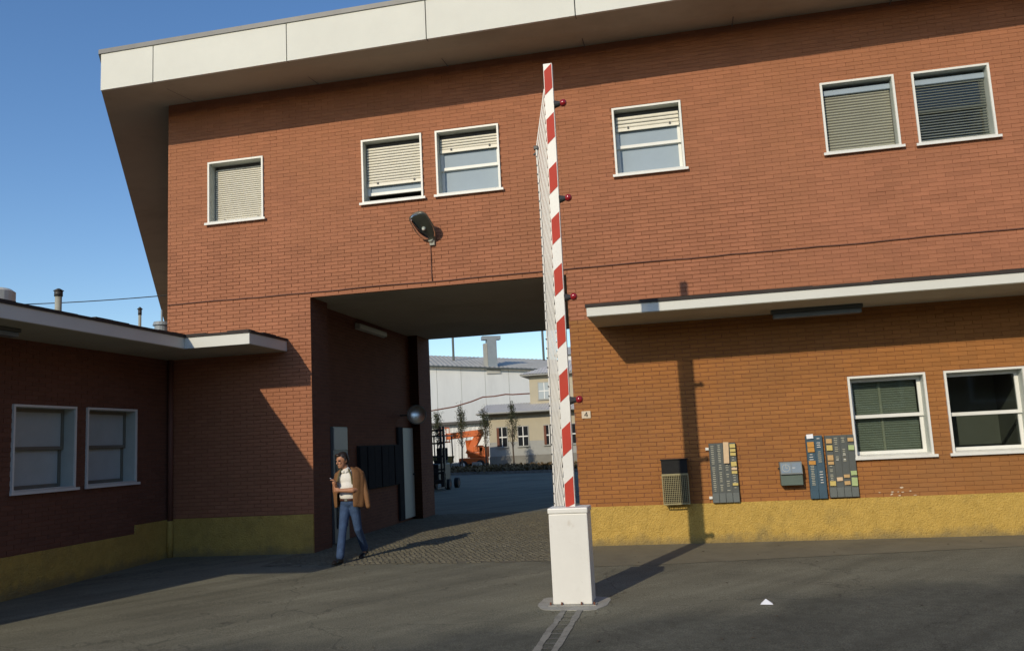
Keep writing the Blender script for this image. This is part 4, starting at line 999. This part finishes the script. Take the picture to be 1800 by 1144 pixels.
# ------------------------------------------------------------------ yard beyond the passage
# big hall
Hl = Vector((-26.06, 72, 0)); Hd = Vector((.906, .423, 0)); Hb = Vector((-.423, .906, 0))
def ZE(t_): return 9.98 - .0587*t_
h0 = Hl - Hd*25; h1 = Hl + Hd*40
hall = thing('factory_hall', 'long white factory hall with grey corrugated roof beyond the yard', 'building', tuple(Hl)); hinv = -Hl
def hpart(b, name, material, par=None):
    o = b.build(name, material, par or hall)
    if par is None: o.location = hinv
    return o
zt_ = lambda x, y: ZE((Vector((x, y, 0))-Hl).dot(Hd))
b = MB(); b.prism([(h0.x, h0.y), (h1.x, h1.y), ((h1+Hb*30).x, (h1+Hb*30).y), ((h0+Hb*30).x, (h0+Hb*30).y)], -.1, zt_); hpart(b, 'wall', 'hall_wall')
b = MB(); nn = 260
def rp(k, off, rise):
    t_ = -25 + 65*k/nn; p = Hl + Hd*t_ + Hb*off; return (p.x, p.y, ZE(t_) + .12 + rise + (.06 if k % 2 else 0))
for k in range(nn):
    for o0, z0, o1, z1 in ((-.35, 0, 8, 2.0), (8, 2.0, 16, 0.2), (16, .2, 30, 2.2)): b.quad(rp(k, o0, z0), rp(k+1, o0, z0), rp(k+1, o1, z1), rp(k, o1, z1))
hr = hpart(b, 'roof', 'hall_roof')
b = MB(); p = h0 - Hb*.40; q = h1 - Hb*.40; b.tube((p.x, p.y, ZE(-25)+.02), (q.x, q.y, ZE(40)+.02), .11, n=8); hpart(b, 'gutter', 'rack_grey')
for k in range(7):
    c = Hl + Hd*(.6+2.6*k) - Hb*.0; b = MB(); b.tube((c.x, c.y, 0), (c.x, c.y, ZE(.6+2.6*k)), .022, n=6); hpart(b, 'panel_joint', 'house_dado')
# vent stack on the roof edge
dp = Hl + Hd*6.75 + Hb*.6
vs_ = thing('extract_duct', 'tall grey square ventilation duct with wide cowl on the hall roof edge', 'duct', (dp.x, dp.y, ZE(6.75)+.2))
Mv = Matrix.Rotation(math.atan2(Hd.y, Hd.x), 4, 'Z')
b = MB(); b.box(-.5, .5, -.5, .5, -.5, 3.0, Mv); b.build('duct_body', 'duct', vs_)
b = MB(); b.box(-.75, .75, -.75, .75, -.7, -.1, Mv); b.build('duct_base', 'hall_roof', vs_)
b = MB(); b.box(-1.0, 1.0, -.45, .45, 3.0, 3.4, Mv); b.build('cowl', 'duct', vs_)
b = MB(); b.box(-.85, -.52, -.35, .35, .1, 2.6, Mv); b.build('side_duct', 'house_dado', vs_)
for i_, (px_, zb_, zt_, rr, lb) in enumerate(((-24.9, 11.0, 14.2, .13, 'slim dark flue rising from the hall roof on the left'), (-15.1, 10.5, 14.6, .13, 'slim dark flue rising from the hall roof on the right'))):
    t = thing('roof_flue', lb, 'chimney', (px_*1.0, 77.0 if i_ == 0 else 79, zb_)); b = MB(); b.tube((0, 0, 0), (0, 0, zt_-zb_), rr, n=10); b.build('pipe', 'rack_grey', t); b = MB(); b.tube((0, 0, zt_-zb_), (0, 0, zt_-zb_+.15), rr*1.5, n=10); b.build('cowl', 'rack_grey', t)
# second hall farther right
t = thing('rear_hall', 'second grey-roofed hall behind the long hall', 'building', (-16, 110, 0))
b = MB(); b.box(-2, 30, 0, 20, 0, 14.0); b.build('wall', 'hall_wall', t)
b = MB(); n = 40
for k in range(n):
    x0, x1 = -2.6+33*k/n, -2.6+33*(k+1)/n; b.quad((x0, -.5, 14.05), (x1, -.5, 14.05), (x1, 10, 16.3), (x0, 10, 16.3)); b.quad((x0, 10, 16.3), (x1, 10, 16.3), (x1, 20.5, 14.05), (x0, 20.5, 14.05))
b.quad((-2.6, -.5, 14.0), (-2.6, 10, 16.3), (-2.6, 20.5, 14.0), (-2.6, 10, 14.0)); b.build('roof', 'hall_roof', t)
b = MB(); b.box(0.6, 3.0, -.8, -.55, 13.9, 14.2); b.build('ridge_tile', 'orange', t)
# low shed in front of the hall
t = thing('low_shed', 'low shed with pale corrugated wall and flat dark roof edge', 'shed', (-24, 58, 0))
b = MB(); n = 60
for k in range(n):
    x0, x1 = 11*k/n, 11*(k+1)/n; d0, d1 = (.06 if k % 2 else 0), (0 if k % 2 else .06); b.quad((x0, d0, -.05), (x1, d1, -.05), (x1, d1, 3.45), (x0, d0, 3.45))
b.build('corrugated_wall', 'hall_wall', t)
b = MB(); b.box(-.3, 11.3, -.5, 9, 3.5, 3.66); b.build('roof', 'hall_roof', t); b = MB(); b.box(-.35, 11.35, -.56, -.505, 3.48, 3.70); b.build('roof_edge', 'dark_metal', t)
b = MB(); b.box(5.6, 7.0, -.03, -.005, 0, 2.5); b.build('door', 'frame_white', t); b = MB(); b.box(7.2, 10.7, -.03, -.004, 2.0, 3.2); wp = b.build('window_band', 'glass_pale', t)
b = MB(); b.box(7.15, 10.75, -.06, -.031, 3.2, 3.3); b.build('window_head', 'rust', wp)
# beige house
hs_ = thing('beige_house', 'beige two-storey house with pale tiled roofs beyond the trees', 'house', (-14.44, 48, 0))
Y0 = 0
def hq(b, name, m_, par=None): return b.build(name, m_, par or hs_)
b = MB(); b.box(0, 14, 0, 9, 1.75, 3.75); hw = hq(b, 'wall', 'house_wall')
b = MB(); b.box(-.01, 14.01, -.015, 9, .72, 1.745); hq(b, 'dado', 'house_dado'); b = MB(); b.box(-.04, 14.04, -.05, 9, -.05, .715); hq(b, 'plinth', 'house_plinth')
def tiled(b, x0, x1, y0, y1, z0, z1):
    n = int((x1-x0)/.22); i0 = len(b.v)
    for k in range(n):
        xa, xb_ = x0+(x1-x0)*k/n, x0+(x1-x0)*(k+1)/n; xm = (xa+xb_)/2
        b.quad((xa, y0, z0), (xm, y0, z0+.05), (xm, y1, z1+.05), (xa, y1, z1)); b.quad((xm, y0, z0+.05), (xb_, y0, z0), (xb_, y1, z1), (xm, y1, z1+.05))
b = MB(); tiled(b, -.75, 14.3, -.75, 2.6, 3.86, 4.62); lr = hq(b, 'lower_roof', 'house_roof'); b = MB(); b.box(-.7, 14.2, -.7, 2.6, 3.76, 3.85); b.build('eave', 'house_dado', lr)
b = MB(); b.tube((-.75, -.80, 3.86), (14.3, -.80, 3.86), .07, n=8); b.build('gutter', 'house_dado', lr)
b = MB(); b.box(2.85, 13.5, 2.0, 9, 4.2, 6.62); hq(b, 'upper_wall', 'house_wall')
b = MB(); i = 0
n = 50; xa, xb_ = 2.2, 14.1
for k in range(n):
    u0_, u1_ = xa+(xb_-xa)*k/n, xa+(xb_-xa)*(k+1)/n; um = (u0_+u1_)/2
    f1 = lambda u: min(1, (u-xa)/3.2)
    b.quad((u0_, 1.4, 6.72), (um, 1.4, 6.77), (um, 1.4+3.4*f1(um), 6.77+1.15*f1(um)), (u0_, 1.4+3.4*f1(u0_), 6.72+1.15*f1(u0_)))
    b.quad((um, 1.4, 6.77), (u1_, 1.4, 6.72), (u1_, 1.4+3.4*f1(u1_), 6.72+1.15*f1(u1_)), (um, 1.4+3.4*f1(um), 6.77+1.15*f1(um)))
b.quad((xa, 9.4, 6.72), (xa, 1.4, 6.72), (xa+3.2, 4.8, 7.87), (xa+3.2, 6, 7.87)); ur = hq(b, 'upper_roof', 'house_roof')
b = MB(); b.box(2.25, 14, 1.45, 9.3, 6.62, 6.71); b.build('eave', 'house_dado', ur)
def hwin(x, z, w, h, y, open_=False):
    b = MB(); b.box(x-.06, x+w+.06, y-.03, y-.001, z-.06, z+h+.06); f_ = hq(b, 'window', 'house_dado')
    b = MB(); b.box(x, x+w, y-.035, y-.0305, z, z+h); b.build('pane', 'glass_pale' if not open_ else 'window_dark', f_)
    b = MB(); b.box(x, x+w, y-.05, y-.036, z+h*.46, z+h*.52); b.box(x+w/2-.03, x+w/2+.03, y-.05, y-.036, z, z+h*.459); b.box(x+w/2-.03, x+w/2+.03, y-.05, y-.036, z+h*.521, z+h); b.build('glazing_bar', 'frame_white', f_)
    b = MB(); b.box(x-.1, x+w+.1, y-.12, y-.031, z-.1, z-.061); b.build('sill', 'house_dado', f_)
    return f_
for x in (.62, 2.2, 4.15, 6.2): hwin(x, 1.42, .72, 1.38, -.016, True)
hwin(3.55, 4.85, .85, 1.2, 2.0); hwin(6.5, 4.85, .85, 1.2, 2.0)
for x in (.62, 4.15):
    b = MB(); b.box(x-.03, x+.14, -.10, -.055, 1.42, 2.80); hq(b, 'shutter', 'rust')
# overhead pipe/cable
b = MB(); P_ = [(-24, 49.5, 4.15), (-19.354, 49.7, 4.42), (-17.5, 49.7, 4.625), (-16.135, 49.7, 4.94), (-15.2, 49.7, 5.235), (-14.3, 49.7, 5.24), (-13.42, 49.8, 5.345), (-12.9, 49.8, 5.29), (-12.0, 49.9, 5.30), (-11.6, 50.0, 5.3)]
b.path(P_, .055, 6); tag(b.build('overhead_pipe', 'rust', None, True), 'sagging dark pipe strung in front of the white hall to the house', 'pipe')
# planting bed
b = MB(); pl = [(-30, 36.2), (-16, 34.6), (-12.0, 33.6), (-7.0, 31.6), (0, 29), (0, 40), (-7, 41.6), (-12, 43), (-18, 45.5), (-30, 47)]
b.prism(pl, -.05, .10); bed = tag(b.build('planting_bed', 'soil'), 'dark planting bed with low ground cover across the yard', 'bed', kind='structure')
b = MB(); kp = pl[:5]
for (x0, y0), (x1, y1) in zip(kp[:-1], kp[1:]):
    i = len(b.v)
    for z in (-.02, .13):
        b.v += [(x0, y0-.16, z), (x1, y1-.16, z), (x1, y1-.01, z), (x0, y0-.01, z)]
    for q in ((4,5,6,7),(0,1,5,4),(2,3,7,6)): b.f.append(tuple(i+k for k in q))
b.build('kerb', 'concrete_old', bed)
b = MB()
for k in range(9000):
    x = random.uniform(-20, -6); t_ = random.random(); yf = 31.4 + (-7-x)*.33; y = yf + .3 + t_*9
    if y > 40.8 + (-7-x)*.28: continue
    s_ = random.uniform(.05, .13); a = random.uniform(0, 6.3); dx, dy = math.cos(a)*s_, math.sin(a)*s_; z0 = .10 + random.uniform(0, .2)*random.random()
    b.quad((x-dx*.5, y-dy*.5, z0), (x+dy*.6, y-dx*.6, z0+s_*.4), (x+dx*.5, y+dy*.5, z0+s_*1.1), (x-dy*.6, y+dx*.6, z0+s_*.6))
tag(b.build('ground_cover', 'leaf_dry', bed), kind='stuff')

def young_tree(x, y, h, seed, label):
    rn = random.Random(seed); t = thing('young_tree', label, 'tree', (x, y, .08), 'young trees in the bed')
    b = MB(); tips = []
    b.tube((0, 0, 0), (rn.uniform(-.08, .08), 0, h*.45), .06, .04, 7); b.tube((0, 0, h*.44), (rn.uniform(-.1, .1), 0, h*.97), .04, .01, 6)
    for k in range(26):
        z0 = h*rn.uniform(.22, .8); a = rn.uniform(0, 6.28); L_ = h*rn.uniform(.16, .30)*(1.15 - z0/h); o_ = rn.uniform(.22, .40)
        e_ = Vector((math.cos(a)*L_*o_*1.4, math.sin(a)*L_*o_*1.4, z0 + L_*1.1)); b.tube((0, 0, z0), tuple(e_), .018, .006, 5); tips.append((Vector((0, 0, z0)), e_))
    b.build('trunk', 'bark', t)
    b = MB()
    for k in range(1300):
        p, q = rn.choice(tips); u = rn.uniform(.25, 1.1); c = p + (q-p)*u + Vector((rn.gauss(0, .10), rn.gauss(0, .10), rn.gauss(0, .12))); s_ = rn.uniform(.025, .055)
        d = Vector((rn.gauss(0, 1), rn.gauss(0, 1), rn.gauss(0, 1))).normalized(); e_ = d.orthogonal().normalized()
        b.quad(c - d*s_, c + e_*s_*.6, c + d*s_, c - e_*s_*.6)
    b.build('crown', 'leaf', t)
young_tree(-16.9, 43.0, 4.4, 1, 'leftmost slender young tree, half hidden by the passage wall')
young_tree(-15.15, 42.6, 4.75, 2, 'slender young tree in front of the orange lift arm')
young_tree(-13.35, 42.2, 4.4, 3, 'slender young tree at the left corner of the beige house')
young_tree(-11.35, 41.6, 4.7, 4, 'slender young tree before the beige house windows')

# boom lift
bf = thing('boom_lift', 'orange articulated boom lift parked in the yard', 'lift', (-15.0, 45.3, 0))
b = MB(); b.cbox(-.95, .95, -.6, .6, .35, .75, .05); b.build('chassis', 'orange', bf)
for x in (-.62, .62):
    for y in (-.62, .62):
        b = MB(); b.tube((x, y-.11, .30), (x, y+.11, .30), .30, n=18); w_ = b.build('wheel', 'rubber', bf); b = MB(); b.tube((x, y-.12, .30), (x, y+.12, .30), .15, n=14); b.build('rim', 'frame_white', w_)
b = MB(); b.cbox(-.2, .95, -.45, .45, .76, 1.15, .05); b.build('turret', 'orange', bf)
def beam(p, q, w_, name, mm='orange'):
    p = Vector(p); q = Vector(q); d = q-p; M_ = Matrix.Translation(p) @ d.to_track_quat('X', 'Z').to_matrix().to_4x4(); b = MB(); b.cbox(0, d.length, -w_/2, w_/2, -w_/2, w_/2, .02, M_); return b.build(name, mm, bf)
beam((-.35, 0, 1.0), (.6, 0, 2.6), .46, 'lower_arm'); beam((.75, -.1, 2.5), (-1.9, -.1, 2.32), .44, 'upper_arm'); beam((-.2, .1, .8), (-.3, 0, 2.0), .40, 'riser')
b = MB(); b.cbox(.55, 1.05, -.5, .5, .76, 1.5, .06); b.build('counterweight', 'orange', bf)
b = MB()
for x in (-2.35, -1.85):
    for y in (-.4, .4): b.tube((x, y, 1.95), (x, y, 2.95), .03, n=6)
for z in (2.45, 2.95):
    b.tube((-2.35, -.4, z), (-1.85, -.4, z), .03, n=6); b.tube((-2.35, .4, z), (-1.85, .4, z), .03, n=6); b.tube((-2.35, -.4, z), (-2.35, .4, z), .03, n=6)
b.box(-2.4, -1.8, -.45, .45, 1.9, 2.0); b.build('basket', 'orange', bf)
b = MB(); b.cbox(.1, .8, -.5, -.1, 1.16, 1.6, .04); b.build('engine_cover', 'orange', bf)
t = thing('skip', 'olive metal skip beside the orange lift', 'skip', (-16.9, 44.4, 0)); b = MB()
i = len(b.v); b.v += [(-.5, -.4, .1), (.35, -.4, .1), (.35, .4, .1), (-.5, .4, .1), (-.75, -.5, .95), (.6, -.5, .95), (.6, .5, .95), (-.75, .5, .95)]
for q in ((0,3,2,1),(4,5,6,7),(0,1,5,4),(1,2,6,5),(2,3,7,6),(3,0,4,7)): b.f.append(tuple(i+k for k in q))
b.build('skip_body', 'olive', t); b = MB(); b.box(-.5, -.3, -.38, .38, 0, .1); b.box(.1, .3, -.38, .38, 0, .1); b.build('skid', 'dark_metal', t)
for k, (x, lb) in enumerate(((-16.15, 'pale concrete block left of the orange lift base'), (-14.6, 'pale concrete block right of the orange lift base'))):
    b = MB(); b.cbox(x-.28, x+.28, 44.2, 44.7, 0, .46, .04); tag(b.build('concrete_block', 'concrete'), lb, 'block', 'concrete blocks by the lift')

# forklift just behind the passage wall
fk = thing('forklift', 'dark forklift half hidden behind the passage wall', 'forklift', (-9.42, 18.2, 0))
b = MB()
for x in (-.42, .0, .12):
    b.box(x, x+.07, -.05, .05, .08, 2.42)
for k in range(5): z = .25+.5*k; b.box(-.35, .12, -.03, .03, z, z+.07)
b.build('mast', 'dark_metal', fk)
b = MB(); b.box(-.5, .2, -.12, -.055, .30, .40); b.box(-.5, .2, -.12, -.055, .62, .70); b.build('carriage', 'dark_metal', fk)
for x in (-.42, .08):
    b = MB(); b.box(x, x+.1, -.17, -.125, .1, .72); b.box(x, x+.1, -1.1, -.171, .1, .14); b.build('fork', 'dark_metal', fk)
b = MB(); b.cbox(-.85, -.15, .2, 1.9, .3, 1.0, .06); b.build('body', 'dark_metal', fk)
for x in (-.75, .18):
    for y in (.35, 1.6):
        b = MB(); b.tube((x-.08, y, .2), (x+.08, y, .2), .20, n=18); w_ = b.build('wheel', 'rubber', fk); b = MB(); b.tube((x-.09, y, .2), (x+.09, y, .2), .09, n=12); b.build('rim', 'rust', w_)
b = MB()
for x in (-.7, .05):
    b.tube((x, .3, 1.0), (x, .5, 2.05), .03, n=6); b.tube((x, 1.6, 1.0), (x, 1.5, 2.05), .03, n=6)
b.box(-.75, .1, .4, 1.6, 2.05, 2.1); b.build('overhead_guard', 'dark_metal', fk)
b = MB(); b.cbox(-.55, -.1, .9, 1.35, 1.0, 1.12, .03); b.cbox(-.55, -.1, 1.3, 1.42, 1.12, 1.6, .03); b.build('seat', 'rubber', fk)

# ------------------------------------------------------------------ unseen blocks added behind and right of the camera to cut sky fill
t = thing('rear_sky_blocker', 'unseen brick block added behind the camera to cut sky light', 'building', (0, -46, gz(-30)))
b = MB(); b.box(-70, 70, -12, 0, 0, 8.0); b.build('wall', 'hall_brick', t)
b = MB(); b.prism([(-71, -12.6), (71, -12.6), (71, .6), (-71, .6)], 8.005, 8.4); b.build('roof', 'hall_roof', t)
for k in range(20):
    b = MB(); b.box(-66+7*k, -63+7*k, .002, .06, 3.2, 6.2); w_ = b.build('window', 'frame_white', t); b = MB(); b.box(-65.8+7*k, -63.2+7*k, .061, .07, 3.4, 6.0); b.build('pane', 'window_dark', w_)

t = thing('right_sky_blocker', 'unseen brick block added right of the forecourt to cut sky light', 'building', (19, -32, gz(-30)))  # added out of view to keep sky light off the wing wall
b = MB(); b.box(0, 10, 0, 29, 0, 10.5); b.build('wall', 'hall_brick', t)
b = MB(); b.prism([(-.5, -.5), (10.5, -.5), (10.5, 29.5), (-.5, 29.5)], 10.505, 10.9); b.build('roof', 'hall_roof', t)
for k in range(7):
    for z in (1.2, 5.4):
        b = MB(); b.box(-.06, -.002, 2+4*k, 3.6+4*k, z, z+2.2); w_ = b.build('window', 'frame_white', t); b = MB(); b.box(-.07, -.061, 2.1+4*k, 3.5+4*k, z+.1, z+2.1); b.build('pane', 'window_dark', w_)
